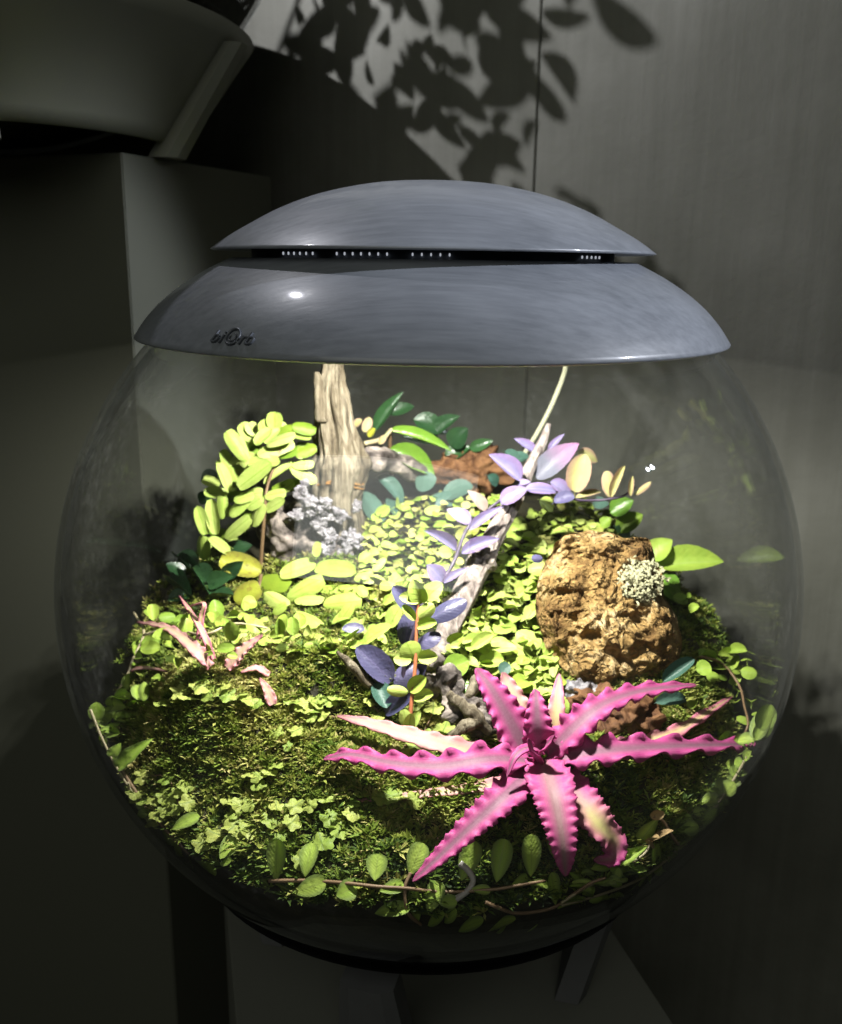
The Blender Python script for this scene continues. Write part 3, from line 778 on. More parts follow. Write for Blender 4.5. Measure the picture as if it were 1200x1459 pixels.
for (x, y, r_, sx) in ((437, 712, 11, 1.2), (420, 735, 9, 1.2), (428, 700, 8, 1), (455, 745, 11, .8), (462, 722, 12, .8), (470, 765, 10, .9), (482, 735, 9, 1.6), (507, 722, 8, .8), (500, 770, 13, 1), (467, 780, 9, .8), (445, 728, 8, 1.3), (490, 790, 9, 1.2), (433, 690, 6, 1)):
    c = P(x, y, SY - 0.022 - random.uniform(0, .005)); link('grey_crust', blob('grey_crust', c, r_ * 1.1 * mpx(c), (sx, .6, 1), .75, 240, 5), MT['crust'], stump)

# ------------------------------------------------------------------ diagonal bleached branch
def bdisp(s, a, p):
    k = 1 + 0.16 * noise.noise((math.cos(a) * 3, math.sin(a) * 3, s * 2)) + 0.10 * noise.noise((math.cos(a) * 9, math.sin(a) * 9, s * 5)) + .05 * noise.noise(p * 260)
    k += 0.28 * math.exp(-((s - .58) / .05) ** 2) * (1 + 1.4 * noise.noise(p * 300))
    k -= 0.35 * math.exp(-((a - 4.3) / .12) ** 2) * sstep(.25, .35, s) * sstep(.55, .45, s)
    return k
def BY(y): return -.040 + (960 - y) / 355 * .115
bp = [(x, y, r_, BY(y)) for x, y, r_ in ((782, 605, 5), (772, 632, 8), (755, 665, 10), (738, 700, 14), (718, 737, 16), (700, 772, 17), (684, 803, 18), (664, 845, 22), (645, 885, 21), (628, 925, 18), (618, 960, 17))]
bpts = [P(x, y, Y) for x, y, r_, Y in bp]
branch = thing('driftwood_branch', 'bleached bare driftwood branch leaning diagonally over the carpet leaves', 'driftwood', bpts[-1])
link('limb', tube('limb', bpts, [r_ * .80 * mpx(p) for (x, y, r_, Y), p in zip(bp, bpts)], 110, 48, bdisp), MT['branch'], branch)
kc = P(690, 798, BY(798) - .0045)
link('knot', blob('knot', kc, 0.0062, (1, .6, 1.1), .8, 260, 4), MT['darkwood'], branch)
# dark gnarled root at its foot
rw = thing('gnarled_root', 'dark gnarled root wood behind the pink rosette', 'driftwood', Q(650, 1010, 0))
for x, y, r_, sx, sz in ((632, 975, 22, 1, 1.2), (660, 1010, 26, 1.2, .9), (690, 1035, 22, 1.3, .8), (700, 1010, 18, 1.1, .8), (655, 985, 16, 1, 1)):
    c = Q(x, y, .006); link('root_wood', blob('root_wood', c, r_ * mpx(c), (sx, .8, sz), .7, 90, 5), MT['darkwood'], rw)
for a, b in (((640, 990), (700, 1045)), ((690, 1030), (640, 1050)), ((665, 1000), (690, 960))):
    pts = [Q(a[0], a[1], .012), Q((a[0] + b[0]) / 2, (a[1] + b[1]) / 2 - 5, .016), Q(b[0], b[1], .01)]
    link('root_wood', tube('root_wood', pts, [.002, .0035, .002], 30, 14, lambda s, t, p: 1 + .6 * noise.noise(p * 220)), MT['stump'], rw)
tw = thing('pale_twig', 'short split pale twig beside the dark purple leaf', 'twig', Q(525, 975, 0))
link('twig', tube('twig', [Q(480, 928, .010), Q(500, 947, .012), Q(528, 978, .008)], [.0006, .0028, .0022], 30, 12, lambda s, t, p: 1 + .3 * noise.noise(p * 250)), MT['stump'], tw)

# ------------------------------------------------------------------ ochre rock
RO = [(850, 757), (886, 768), (925, 768), (934, 800), (945, 850), (966, 890), (971, 930), (962, 948), (920, 968), (880, 990), (830, 985), (795, 945), (775, 910), (765, 880), (768, 835), (778, 800), (797, 772), (815, 760)]
RY = -0.018
def RYF(y): return -.034 + (985 - y) / 230 * .050
def rock():
    cx, cy_ = 865, 865; n = 150; nr_ = 46
    ang = sorted(((math.atan2(y - cy_, x - cx) % (2 * math.pi)), math.hypot(x - cx, y - cy_)) for x, y in RO)
    ang = [(ang[-1][0] - 2 * math.pi, ang[-1][1])] + ang + [(ang[0][0] + 2 * math.pi, ang[0][1])]
    def rad(a):
        for (a0, r0), (a1, r1) in zip(ang, ang[1:]):
            if a0 <= a <= a1: return r0 + (r1 - r0) * (a - a0) / (a1 - a0)
        return 80
    vs, fs = [], []
    nrm = (EYE - P(cx, cy_, RY)).normalized()
    for s in (1, -1):
        base = len(vs)
        for k in range(nr_ + 1):
            t = k / nr_; rho = math.sin(t * math.pi / 2)
            for i in range(n):
                a = 2 * math.pi * i / n; r_ = rad(a) * rho
                p = P(cx + r_ * math.cos(a), cy_ + r_ * math.sin(a), RYF(cy_ + r_ * math.sin(a)))
                hgt = (1 - rho ** 5.5) * (0.019 if s > 0 else 0.02)
                q = p + nrm * (s * hgt)
                w1 = noise.noise(q * 55); w2 = noise.noise(q * 120 + Vector((3, 1, 4))); w3 = abs(noise.noise(q * 210 + Vector((1, 7, 4)))); w4 = noise.noise(q * 420)
                pit = 0
                for hx, hy, hr, hd in ((822, 800, 22, .012), (905, 880, 15, .006), (848, 905, 13, .005), (800, 850, 12, .004), (870, 800, 14, .004), (905, 925, 14, .005), (840, 770, 10, .003)):
                    pit += hd * math.exp(-(((cx + r_ * math.cos(a)) - hx) ** 2 + 1.8 * ((cy_ + r_ * math.sin(a)) - hy) ** 2) / hr ** 2)
                ck = noise.voronoi(q * 34 + Vector((w1, w2, w1)) * .3)[0]
                vor = noise.voronoi(q * 85 + Vector((w2, w1, w4)) * .35)[0]
                crack = max(0, .22 - (vor[1] - vor[0])) / .22
                d = .0042 * w1 + .0042 * w2 + .0052 * w3 + .0016 * w4 + .0036 * crack * (.4 + rho * .6) - .0035 * vor[0] + .007 * (ck[1] - ck[0])
                vs.append(q + nrm * s * (d - (pit if s > 0 else 0)) + (q - P(cx, cy_, RY)) * (0.03 * w2 * rho))
        for k in range(nr_):
            for i in range(n):
                j = (i + 1) % n; f = (base + k * n + i, base + k * n + j, base + (k + 1) * n + j, base + (k + 1) * n + i)
                fs.append(f if s < 0 else f[::-1])
    me = mesh('stone', vs, fs)
    bm = bmesh.new(); bm.from_mesh(me); bmesh.ops.remove_doubles(bm, verts=bm.verts, dist=.0002); bmesh.ops.recalc_face_normals(bm, faces=bm.faces[:]); bm.to_mesh(me); bm.free()
    me.polygons.foreach_set('use_smooth', [True] * len(me.polygons)); return me
rk = thing('ochre_rock', 'craggy pitted ochre rock with a pale lichen tuft', 'rock', P(870, 985, RY))
link('stone', rock(), MT['rock'], rk)
# lichen tuft: crinkled little ribbons
V, F = [], []
nr_ = (EYE - P(910, 830, RY)).normalized()
for i in range(260):
    a, rr = random.random() * 6.28, math.sqrt(random.random())
    px, py = 908 + rr * 34 * math.cos(a) + rr * rr * 6, 828 + rr * 30 * math.sin(a)
    b = P(px, py, RYF(py)) + nr_ * (0.017 + .008 * (1 - rr * rr))
    for s in range(5):
        d = Vector((random.gauss(0, 1), random.gauss(0, 1), random.gauss(0, 1))).normalized(); sd = d.cross(nr_).normalized() * .0005; L = .0012
        k = len(V); V += [b - sd, b + sd, b + d * L + sd, b + d * L - sd]; F.append((k, k + 1, k + 2, k + 3)); b = b + d * L
lic = link('lichen_tuft', mesh('lichen_tuft', V, F), MT['lichen'], rk); lic['kind'] = 'stuff'
link('lichen_core', blob('lichen_core', P(908, 828, RYF(828)) + nr_ * .016, .0068, (1.1, .7, 1), .7, 260, 4), MT['lichen'], rk)
# rubble under the rock
rb = thing('brown_bark_chunk', 'dark brown bark lump under the ochre rock', 'bark', Q(880, 1040, 0))
for x, y, r_, sx in ((850, 1000, 26, 1.5), (900, 1020, 30, 1.3), (830, 985, 20, 1.2), (870, 1035, 18, 1.4)):
    c = Q(x, y, .004); link('bark_piece', blob('bark_piece', c, r_ * mpx(c), (sx, .9, .8), .7, 110, 5), MT['bark' if y > 1005 else 'crust' if x == 830 else 'bark'], rb)
bk2 = thing('red_bark_chunk', 'red brown bark piece behind the carpet leaves', 'bark', P(670, 670, .12))
link('bark_piece', blob('bark_piece', P(672, 672, .125), .016, (1.6, .8, 1), .6, 90, 5), MT['bark'], bk2)
link('bark_piece', blob('bark_piece', P(690, 650, .13), .008, (1.5, .8, .8), .6, 120, 4), MT['bark'], bk2)

# ------------------------------------------------------------------ pink rosette
def ribbon(name, ctrl, wpx, wave=0.3, wn=9, tooth=0.10, n=96, m=10, fold=0.15, nh=None, prof=None, seed=0):
    """ctrl: points in 3-D; leaf blade with rippled toothed edges"""
    cs = catmull(ctrl, n); vs, fs, uvs = [], [], []
    for i, c in enumerate(cs):
        v = i / n; t = (cs[min(i + 1, n)] - cs[max(i - 1, 0)]).normalized()
        h = nh if nh is not None else (EYE - c).normalized() * .55 + Vector((0, 0, .8))
        z = (h - t * h.dot(t)).normalized(); x = t.cross(z)
        hw = (prof(v) if prof else (min(1, .55 + v * 2.2) * (max(0, 1 - v) ** .55) * 1.05)) * wpx * .5 * mpx(c)
        tt = 1 + tooth * (1 - (v * wn * 2.0 % 1.0)) * (0.5 if v > .9 else 1)
        for k in range(m + 1):
            u = k / m * 2 - 1; au = abs(u)
            zz = (fold * au + wave * 1.25 * au ** 5 * math.sin(v * wn * 2 * math.pi + (0.6 if u > 0 else 2.2) + seed)) * hw
            xx = u * hw * (tt if k in (0, m) else 1)
            vs.append(c + x * xx + z * zz); uvs.append((k / m, v))
    for i in range(n):
        for k in range(m): fs.append((i * (m + 1) + k, i * (m + 1) + k + 1, (i + 1) * (m + 1) + k + 1, (i + 1) * (m + 1) + k))
    me = mesh(name, vs, fs); ul = me.uv_layers.new(name='UVMap')
    for lp in me.loops: ul.data[lp.index].uv = uvs[lp.vertex_index]
    sm = bpy.data.objects
    return me
def bro(parent, pts, wpx, mat, **kw):
    ctrl = [Q(x, y, l) for x, y, l in pts]
    o = link('leaf', ribbon('leaf', ctrl, wpx * 1.16, **kw), MT[mat], parent)
    md = o.modifiers.new('thickness', 'SOLIDIFY'); md.thickness = .0007; md.offset = 0
    return o
rc = Q(768, 1085, .006)
brom = thing('pink_rosette_plant', 'hot pink star shaped rosette plant with wavy toothed leaves', 'plant', rc)
bro(brom, [(752, 1078, .014), (728, 1030, .030), (702, 985, .040), (678, 952, .044)], 54, 'bro', wave=.16, wn=8, seed=1)
bro(brom, [(756, 1062, .014), (742, 1020, .026), (728, 985, .032), (716, 958, .036)], 40, 'bropale', wave=.2, wn=6, seed=2)
bro(brom, [(768, 1075, .016), (767, 1045, .030), (765, 1012, .040), (763, 982, .046)], 44, 'bro', wave=.2, wn=7, seed=3)
bro(brom, [(782, 1068, .014), (790, 1035, .024), (794, 1000, .032), (797, 960, .038)], 30, 'brocream', wave=.12, wn=6, seed=4)
bro(brom, [(780, 1076, .016), (820, 1036, .030), (862, 1003, .034), (920, 984, .030), (992, 976, .024)], 44, 'bro', wave=.35, wn=9, seed=5)
bro(brom, [(782, 1085, .016), (830, 1074, .028), (900, 1067, .030), (990, 1063, .026), (1060, 1062, .018), (1086, 1072, .010)], 42, 'bro', wave=.42, wn=9, seed=6)
bro(brom, [(850, 1080, .010), (905, 1062, .014), (965, 1042, .016), (1044, 992, .014)], 30, 'brocream', wave=.3, wn=7, seed=7)
bro(brom, [(756, 1085, .016), (700, 1082, .030), (630, 1092, .030), (560, 1088, .024), (500, 1076, .016), (461, 1082, .009)], 44, 'bro', wave=.42, wn=8, seed=8)
bro(brom, [(720, 1080, .008), (650, 1066, .013), (590, 1050, .014), (530, 1032, .014), (480, 1020, .012)], 32, 'bropale', wave=.2, wn=7, seed=9)
bro(brom, [(758, 1095, .014), (722, 1132, .028), (680, 1170, .030), (636, 1212, .026), (588, 1256, .020)], 44, 'bro', wave=.22, wn=11, tooth=.25, seed=10)
bro(brom, [(772, 1082, .016), (785, 1120, .036), (796, 1165, .042), (803, 1208, .040), (806, 1248, .034)], 58, 'brodown', wave=.10, wn=13, tooth=.18, fold=.25, seed=11)
bro(brom, [(806, 1100, .012), (826, 1140, .022), (852, 1172, .024), (874, 1200, .020), (872, 1224, .014), (846, 1226, .012)], 48, 'broyellow', wave=.14, wn=11, tooth=.22, seed=12)
bro(brom, [(745, 1108, .004), (680, 1122, .004), (600, 1132, .004), (500, 1142, .004)], 18, 'bropale', wave=.1, wn=5, seed=13)
bro(brom, [(772, 1072, .022), (752, 1066, .036), (734, 1078, .038), (722, 1108, .034)], 16, 'bro', wave=.1, wn=4, seed=14)
bro(brom, [(764, 1082, .020), (778, 1064, .036), (790, 1048, .046)], 18, 'bro', wave=.1, wn=4, seed=15)
bro(brom, [(768, 1086, .020), (760, 1070, .034), (752, 1052, .042)], 18, 'bro', wave=.1, wn=4, seed=16)
bro(brom, [(720, 1100, .004), (740, 1112, .006), (772, 1112, .010)], 26, 'bro', wave=.1, wn=4, seed=17)

# small faded rosette on the left mound
c6 = cr(80, 800, 3.158)
sb = thing('faded_pink_plant', 'small faded pink strap leaved plant on the left mound', 'plant', Q(300, 950, 0))
def bro6(pts, w_, mat, **kw): bro(sb, [(*c6(x, y), l) for x, y, l in pts], w_ / 3.158, mat, **kw)
bro6([(695, 475, .006), (620, 390, .018), (500, 300, .024), (365, 272, .024)], 62, 'bropale', wave=.25, wn=8, seed=1)
bro6([(770, 480, .004), (840, 400, .012), (930, 330, .020)], 62, 'bropale', wave=.25, wn=6, seed=2)
bro6([(710, 440, .006), (660, 320, .020), (600, 220, .028), (555, 155, .032)], 28, 'brocream', wave=.1, wn=3, seed=3)
bro6([(640, 350, .014), (655, 250, .024), (665, 190, .030), (605, 200, .030)], 24, 'brocream', wave=.1, wn=3, seed=4)
bro6([(975, 645, .004), (950, 580, .008), (915, 525, .010)], 48, 'bropale', wave=.2, wn=4, seed=5)
bro6([(960, 510, .004), (900, 480, .008), (830, 500, .006)], 36, 'bropale', wave=.2, wn=4, seed=6)
bro6([(330, 490, .012), (410, 480, .012), (500, 495, .006)], 24, 'bropale', wave=.2, wn=4, seed=7)

# ------------------------------------------------------------------ lime leaflet plant (left back)
c3 = cr(220, 500, 3.0)
fern = thing('lime_leaflet_plant', 'arching plant with overlapping oblong lime leaflets beside the stump', 'plant', P(372, 815, .06))
FY = 0.052
stem(fern, [P(370, 830, FY + .005), P(374, 770, FY + .002), P(378, 720, FY), P(382, 690, FY + .004), P(400, 640, FY + .01)], [.0014, .0011, .0009], 'stembrown')
multi(fern, YP(FY + .016), c3, [(515, 335, 515, 260, 62), (470, 345, 455, 298, 55), (430, 385, 372, 305, 62), (560, 350, 670, 375, 60), (520, 440, 610, 415, 60, 'limedark'), (600, 445, 692, 405, 50, 'limedark'), (350, 560, 298, 425, 48), (440, 360, 400, 310, 50), (500, 590, 640, 545, 50, 'limedark'), (545, 600, 600, 560, 50)], 3, 'limefern', 'oblong')
multi(fern, YP(FY + .008), c3, [(405, 470, 328, 340, 62), (440, 445, 592, 380, 62), (430, 400, 500, 335, 50), (390, 500, 345, 370, 55), (400, 482, 538, 478, 55), (320, 605, 268, 480, 52), (470, 570, 590, 490, 45), (290, 720, 290, 605, 44), (480, 400, 590, 345, 60), (385, 620, 460, 600, 55)], 3, 'limefern', 'oblong')
multi(fern, YP(FY), c3, [(360, 585, 503, 478, 68), (585, 500, 697, 555, 48), (590, 490, 682, 478, 38), (220, 785, 183, 663, 48), (265, 785, 245, 632, 54), (320, 705, 402, 600, 64), (300, 802, 402, 712, 52), (208, 790, 196, 905, 54), (235, 798, 318, 868, 48), (420, 750, 455, 650, 52), (395, 670, 450, 630, 50), (480, 682, 558, 636, 46), (470, 620, 560, 600, 50), (340, 640, 420, 610, 46)], 3, 'limefern', 'oblong')
rf = random.Random(11)
for k in range(34):
    t_ = rf.random(); fx = 290 + 130 * t_ + rf.uniform(-18, 18); fy = 770 - 150 * math.sin(t_ * 1.5) + rf.uniform(-18, 34)
    aa = rf.uniform(0, 6.28); ll = rf.uniform(24, 38)
    lf(fern, YP(FY + .014 + rf.random() * .012), fx, fy, fx + ll * math.cos(aa), fy + ll * .7 * math.sin(aa), rf.uniform(13, 19), rf.choice(['limefern', 'limefern', 'limedark']), 'oblong', rf.uniform(-.006, .006))
low = thing('lime_leaflet_sprawl', 'low sprawl of large pale lime oblong leaves below the stump', 'plant', P(440, 845, .03))
multi(low, YP(.045), c3, [(458, 945, 278, 895, 92, 'olive'), (450, 975, 565, 990, 76, 'limedark'), (340, 1065, 448, 1005, 84, 'olive')], 3, 'limefern', 'oblong')
multi(low, YP(.036), c3, [(538, 965, 692, 912, 74), (690, 930, 862, 950, 74), (565, 1055, 702, 965, 74), (470, 1030, 558, 1082, 62), (690, 880, 702, 815, 34)], 3, 'lime', 'oblong')
multi(low, YP(.028), c3, [(700, 1012, 864, 998, 54), (600, 1065, 714, 1048, 56), (380, 1085, 432, 1068, 44), (722, 1085, 882, 1068, 76), (610, 1110, 705, 1135, 74), (790, 1165, 842, 1085, 44), (505, 1120, 560, 1080, 40), (855, 980, 925, 935, 40), (850, 1060, 890, 1010, 42)], 3, 'lime', 'oblong')
stem(low, [P(372, 818, .04), P(372, 840, .036), P(400, 870, .02)], [.0012, .0012], 'stembrown')

# dark leaves at the back left
dl = thing('dark_leaf_plant', 'shaded dark green leafy plant behind the lime leaflets', 'plant', P(300, 860, .08))
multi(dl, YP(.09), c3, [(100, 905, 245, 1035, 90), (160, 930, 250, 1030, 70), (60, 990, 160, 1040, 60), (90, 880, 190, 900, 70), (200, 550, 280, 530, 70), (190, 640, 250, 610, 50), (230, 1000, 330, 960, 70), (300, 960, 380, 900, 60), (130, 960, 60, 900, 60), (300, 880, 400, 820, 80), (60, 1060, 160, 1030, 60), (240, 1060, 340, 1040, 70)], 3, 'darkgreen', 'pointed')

# ------------------------------------------------------------------ broad leaf plant behind the stump
c4 = cr(480, 560, 4.0)
hb = thing('broad_leaf_plant', 'dark broad leaved plant with two bright lit leaves behind the stump', 'plant', P(560, 700, .11))
multi(hb, YP(.105), c4, [(300, 215, 662, 285, 62, 'midgreen'), (300, 320, 560, 468, 120, 'midgreen')], 4, 'midgreen', 'pointed', jit=.05)
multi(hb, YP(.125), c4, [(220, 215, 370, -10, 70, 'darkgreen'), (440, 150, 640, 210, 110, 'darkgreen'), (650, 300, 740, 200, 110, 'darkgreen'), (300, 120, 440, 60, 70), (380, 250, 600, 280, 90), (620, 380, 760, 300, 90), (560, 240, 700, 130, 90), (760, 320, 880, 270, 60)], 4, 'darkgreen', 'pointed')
multi(hb, YP(.10), c4, [(150, 560, 245, 705, 96), (230, 480, 395, 600, 90), (450, 530, 550, 480, 100), (520, 640, 690, 590, 110), (610, 600, 770, 520, 130), (860, 470, 930, 520, 60), (980, 400, 1090, 350, 80), (300, 600, 330, 660, 60), (960, 330, 1040, 400, 70)], 4, 'bluegreen', 'oval')
multi(hb, YP(.085), c4, [(155, 222, 188, 138, 50, 'cream'), (100, 190, 140, 150, 40, 'cream'), (240, 290, 270, 240, 40, 'cream'), (180, 250, 220, 200, 36, 'olive')], 4, 'cream', 'oval')
stem(hb, [P(520, 632, .08), P(545, 625, .095), P(558, 612, .105)], [.0016, .0014], 'stempale')
stem(hb, [P(560, 700, .12), P(556, 650, .118), P(556, 612, .108)], [.0014, .0014], 'stembrown')

# ------------------------------------------------------------------ carpets of small leaves (behind and right of the branch)
def inside(poly, x, y):
    c = False; j = len(poly) - 1
    for i in range(len(poly)):
        if (poly[i][1] > y) != (poly[j][1] > y) and x < (poly[j][0] - poly[i][0]) * (y - poly[i][1]) / (poly[j][1] - poly[i][1]) + poly[i][0]: c = not c
        j = i
    return c
def carpet(name, label, poly, N, size, mats, shape='round', lift=(.001, .014), jit=.45, nrm=None):
    xs = [p[0] for p in poly]; ys = [p[1] for p in poly]
    t = thing(name, label, 'plant', Q(sum(xs) / len(xs), sum(ys) / len(ys), 0)); placed = []
    tries = 0
    while len(placed) < N and tries < 30000:
        tries += 1
        x, y = random.uniform(min(xs), max(xs)), random.uniform(min(ys), max(ys))
        if not inside(poly, x, y): continue
        s = random.uniform(*size)
        if any((x - a) ** 2 + ((y - b) * 1.5) ** 2 < (min(s, c) * .52) ** 2 for a, b, c in placed): continue
        placed.append((x, y, s))
        c = Q(x, y, random.uniform(*lift)); L = s * mpx(c); a = random.random() * 6.28
        d = Vector((math.cos(a), math.sin(a), random.uniform(-.1, .25))).normalized()
        nn = nrm if nrm is not None else Vector((0, -.45, 1))
        put_leaf(t, shape if random.random() < .75 else 'oval', c - d * L * .5, c + d * L * .5, L * random.uniform(.65, 1.0), random.choice(mats), nn, jit)
    return t
poly_f = [(655, 850), (690, 800), (740, 740), (775, 760), (768, 830), (765, 880), (790, 945), (800, 975), (760, 985), (700, 950), (650, 945), (630, 930)]
carpet('creeping_leaf_carpet', 'round pale lime leaves carpeting between the branch and the rock', poly_f, 200, (15, 32), ['carpet', 'carpet', 'lime', 'carpet', 'green'])
poly_b = [(520, 735), (550, 712), (620, 705), (690, 705), (730, 700), (700, 770), (660, 800), (630, 830), (600, 850), (560, 860), (525, 850), (515, 800)]
carpet('golden_leaf_carpet', 'mat of tiny golden green leaves between the stump and the branch', poly_b, 280, (11, 24), ['carpetgold', 'carpet', 'carpetgold', 'carpet', 'green'], lift=(.001, .010), jit=.5)
poly_r = [(745, 745), (790, 700), (830, 712), (880, 725), (905, 755), (860, 757), (815, 758), (780, 790), (765, 800)]
carpet('bright_leaf_mat', 'mat of small bright leaves above the ochre rock', poly_r, 110, (12, 24), ['carpet', 'lime', 'carpetgold'], lift=(.001, .006), jit=.4)
poly_c = [(700, 940), (770, 940), (800, 975), (800, 1010), (760, 985), (700, 960)]
carpet('pale_leaf_tuft', 'pale leaves just above the upright pink leaves', poly_c, 26, (22, 36), ['lime', 'carpet'], lift=(.006, .014))
c8 = cr(480, 720, 3.53)
mid = thing('pale_leaf_clump', 'clump of long pale leaves right of the branch foot', 'plant', Q(720, 920, 0))
multi(mid, LFT(.008), c8, [(560, 700, 640, 650, 60), (640, 700, 740, 670, 80), (680, 720, 790, 650, 60), (780, 730, 890, 700, 60), (860, 700, 1000, 745, 80), (900, 640, 1030, 690, 90), (1040, 790, 1115, 740, 70), (930, 800, 980, 830, 70), (880, 860, 940, 850, 60), (950, 870, 1030, 900, 60), (900, 920, 960, 880, 60), (545, 840, 660, 780, 110, 'green')], 3.53, 'lime', 'oval')
# ground cover left of the branch
lc = thing('trailing_leaf_patch', 'scattered pale ovals on brown moss left of the branch', 'plant', Q(560, 900, 0))
multi(lc, LFT(.006), c8, [(235, 495, 290, 450, 40), (265, 610, 320, 500, 75), (130, 700, 240, 590, 80), (60, 680, 120, 620, 14), (180, 640, 260, 680, 60), (260, 750, 320, 780, 30), (300, 430, 240, 380, 50), (150, 460, 110, 400, 50), (180, 330, 240, 260, 40), (120, 290, 170, 240, 60)], 3.53, 'lime', 'oval')
carpet('pale_leaf_scatter', 'small pale leaves scattered over the moss below the lime sprawl', [(330, 880), (420, 880), (500, 880), (560, 870), (540, 920), (470, 930), (400, 925), (330, 915)], 46, (12, 26), ['lime', 'green', 'carpet'], 'oval', (.002, .008))

# ------------------------------------------------------------------ lilac vine along the branch
def VP(o): return lambda a, b: P(a, b, BY(b) - .010 + o)
vine = thing('lilac_vine', 'lilac leaved vine climbing along the bleached branch', 'vine', P(605, 850, BY(850)))
vp = [(605, 850), (622, 838), (634, 822), (648, 798), (660, 765), (670, 748), (690, 730), (710, 715), (738, 694), (760, 692), (790, 697), (818, 711), (845, 713), (870, 711), (890, 706), (905, 694)]
stem(vine, [P(x, y, BY(y) - .010 - .002 * (i % 2)) for i, (x, y) in enumerate(vp)], [.0013, .0012, .0010, .0009, .0008, .0007], 'stemdark', 60)
c5 = cr(680, 560, 3.158)
multi(vine, VP(-.002), c4, [(1045, 498, 868, 348, 100), (935, 628, 1078, 528, 92), (850, 668, 763, 552, 66, 'brownleaf'), (762, 742, 642, 652, 82), (755, 778, 930, 640, 54), (678, 898, 500, 782, 64), (712, 912, 922, 822, 74), (602, 1068, 528, 982, 96), (610, 1082, 738, 988, 44), (1030, 520, 1100, 500, 40)], 4, 'purple', 'pointed', leans=(0, .004), jit=.1)
multi(vine, VP(.016), c4, [(1135, 345, 1015, 255, 54)], 4, 'purple', 'pointed', jit=.1)
multi(vine, VP(-.003), c5, [(218, 432, 356, 425, 54), (345, 492, 438, 470, 60, 'purpledark'), (330, 400, 425, 450, 60)], 3.158, 'purple', 'oval', jit=.1)
multi(vine, VP(.016), c5, [(265, 385, 445, 215, 100, 'greypurple'), (320, 262, 384, 182, 28), (450, 270, 555, 300, 60, 'cream'), (280, 480, 345, 530, 60, 'limefern')], 3.158, 'purple', 'pointed', jit=.08)
multi(vine, VP(0), c5, [(440, 445, 488, 275, 96), (445, 470, 558, 428, 32), (600, 468, 582, 355, 54), (605, 468, 668, 328, 36), (690, 462, 698, 376, 22), (708, 458, 772, 398, 26)], 3.158, 'cream', 'oval', jit=.08)
# slate purple leaves at the vine's foot
sv = thing('slate_purple_plant', 'slate purple broad leaves at the foot of the branch', 'plant', Q(560, 990, 0))
multi(sv, YP(-.050), c8, [(400, 545, 286, 408, 84), (465, 575, 640, 468, 92), (340, 705, 372, 542, 98), (400, 705, 512, 640, 80), (275, 885, 106, 712, 124), (290, 905, 395, 800, 100), (200, 895, 250, 1025, 92, 'bluegreen'), (245, 1045, 372, 955, 92), (400, 880, 460, 800, 70)], 3.53, 'purpledark', 'oval', jit=.14)
multi(sv, YP(-.045), c8, [(140, 622, 34, 610, 52), (560, 890, 688, 925, 74, 'midgreen'), (820, 840, 870, 800, 60, 'bluegreen'), (980, 268, 1042, 262, 40)], 3.53, 'purpledark', 'oval', jit=.14)
stem(sv, [Q(590, 1010, 0), P(575, 960, -.06), P(590, 900, -.058), P(605, 850, -.05)], [.0012, .0012], 'stemdark')

# ------------------------------------------------------------------ upright chartreuse stem
c7 = cr(400, 820, 3.333)
ch = thing('chartreuse_stem_plant', 'upright red stem with tiers of chartreuse leaves in the middle', 'plant', P(583, 1065, -.085))
def CYF(a, b): return P(a, b, -.096 + max(0, 1065 - b) / 240 * .034)
stem(ch, [CYF(*c7(605, 810)), CYF(*c7(618, 640)), CYF(*c7(638, 440)), CYF(*c7(645, 260)), CYF(*c7(655, 120))], [.0012, .0011, .0009, .0008], 'stemred', 30)
U_ = Vector((0, -.85, .6))
multi(ch, CYF, c7, [(675, 130, 628, 40, 78), (660, 118, 566, 98, 54), (690, 110, 752, 40, 78), (680, 120, 760, 110, 40), (640, 212, 578, 140, 40), (645, 208, 722, 142, 62), (645, 246, 742, 222, 50), (635, 395, 600, 322, 92), (622, 402, 536, 390, 62), (655, 392, 748, 384, 58), (610, 548, 692, 482, 66), (605, 556, 512, 542, 48), (630, 582, 728, 564, 56), (600, 725, 585, 642, 54), (618, 725, 652, 652, 44), (605, 735, 620, 660, 50)], 3.333, 'lime', 'oval', leans=(-.002, .004), jit=.12, nrm=U_)

# ------------------------------------------------------------------ right side leaves
rp = thing('glossy_leaf_plant', 'large glossy bright green leaves right of the ochre rock', 'plant', P(950, 880, .06))
multi(rp, YP(.055), c5, [(810, 780, 1110, 745, 118), (770, 745, 868, 655, 96), (820, 830, 905, 935, 96, 'midgreen'), (830, 870, 900, 860, 70, 'darkgreen')], 3.158, 'green', 'pointed', jit=.08, leans=(0, .01))
multi(rp, YP(.09), c5, [(630, 625, 745, 545, 84, 'green'), (600, 540, 700, 480, 80, 'midgreen'), (560, 600, 600, 560, 50, 'green'), (520, 500, 590, 490, 60, 'bluegreen'), (620, 600, 700, 640, 60, 'darkgreen'), (430, 380, 480, 340, 60, 'bluegreen')], 3.158, 'green', 'pointed', jit=.1)
multi(rp, LFT(.01), c5, [(880, 920, 950, 940, 60, 'green'), (950, 980, 1000, 960, 40, 'green'), (930, 930, 965, 920, 40, 'green')], 3.158, 'green', 'oval')
stem(rp, [P(945, 900, .06), P(938, 850, .06), P(930, 800, .058)], [.0014, .0012], 'stembrown')
k8 = cr(700, 900, 2.857)
bl = thing('blue_green_leaves', 'two blue grey leaves beside the lower right corner of the rock', 'plant', Q(950, 1000, 0))
multi(bl, LFT(.014), k8, [(698, 205, 828, 115, 54), (668, 290, 792, 280, 56)], 2.857, 'bluegreen', 'oval', jit=.1)

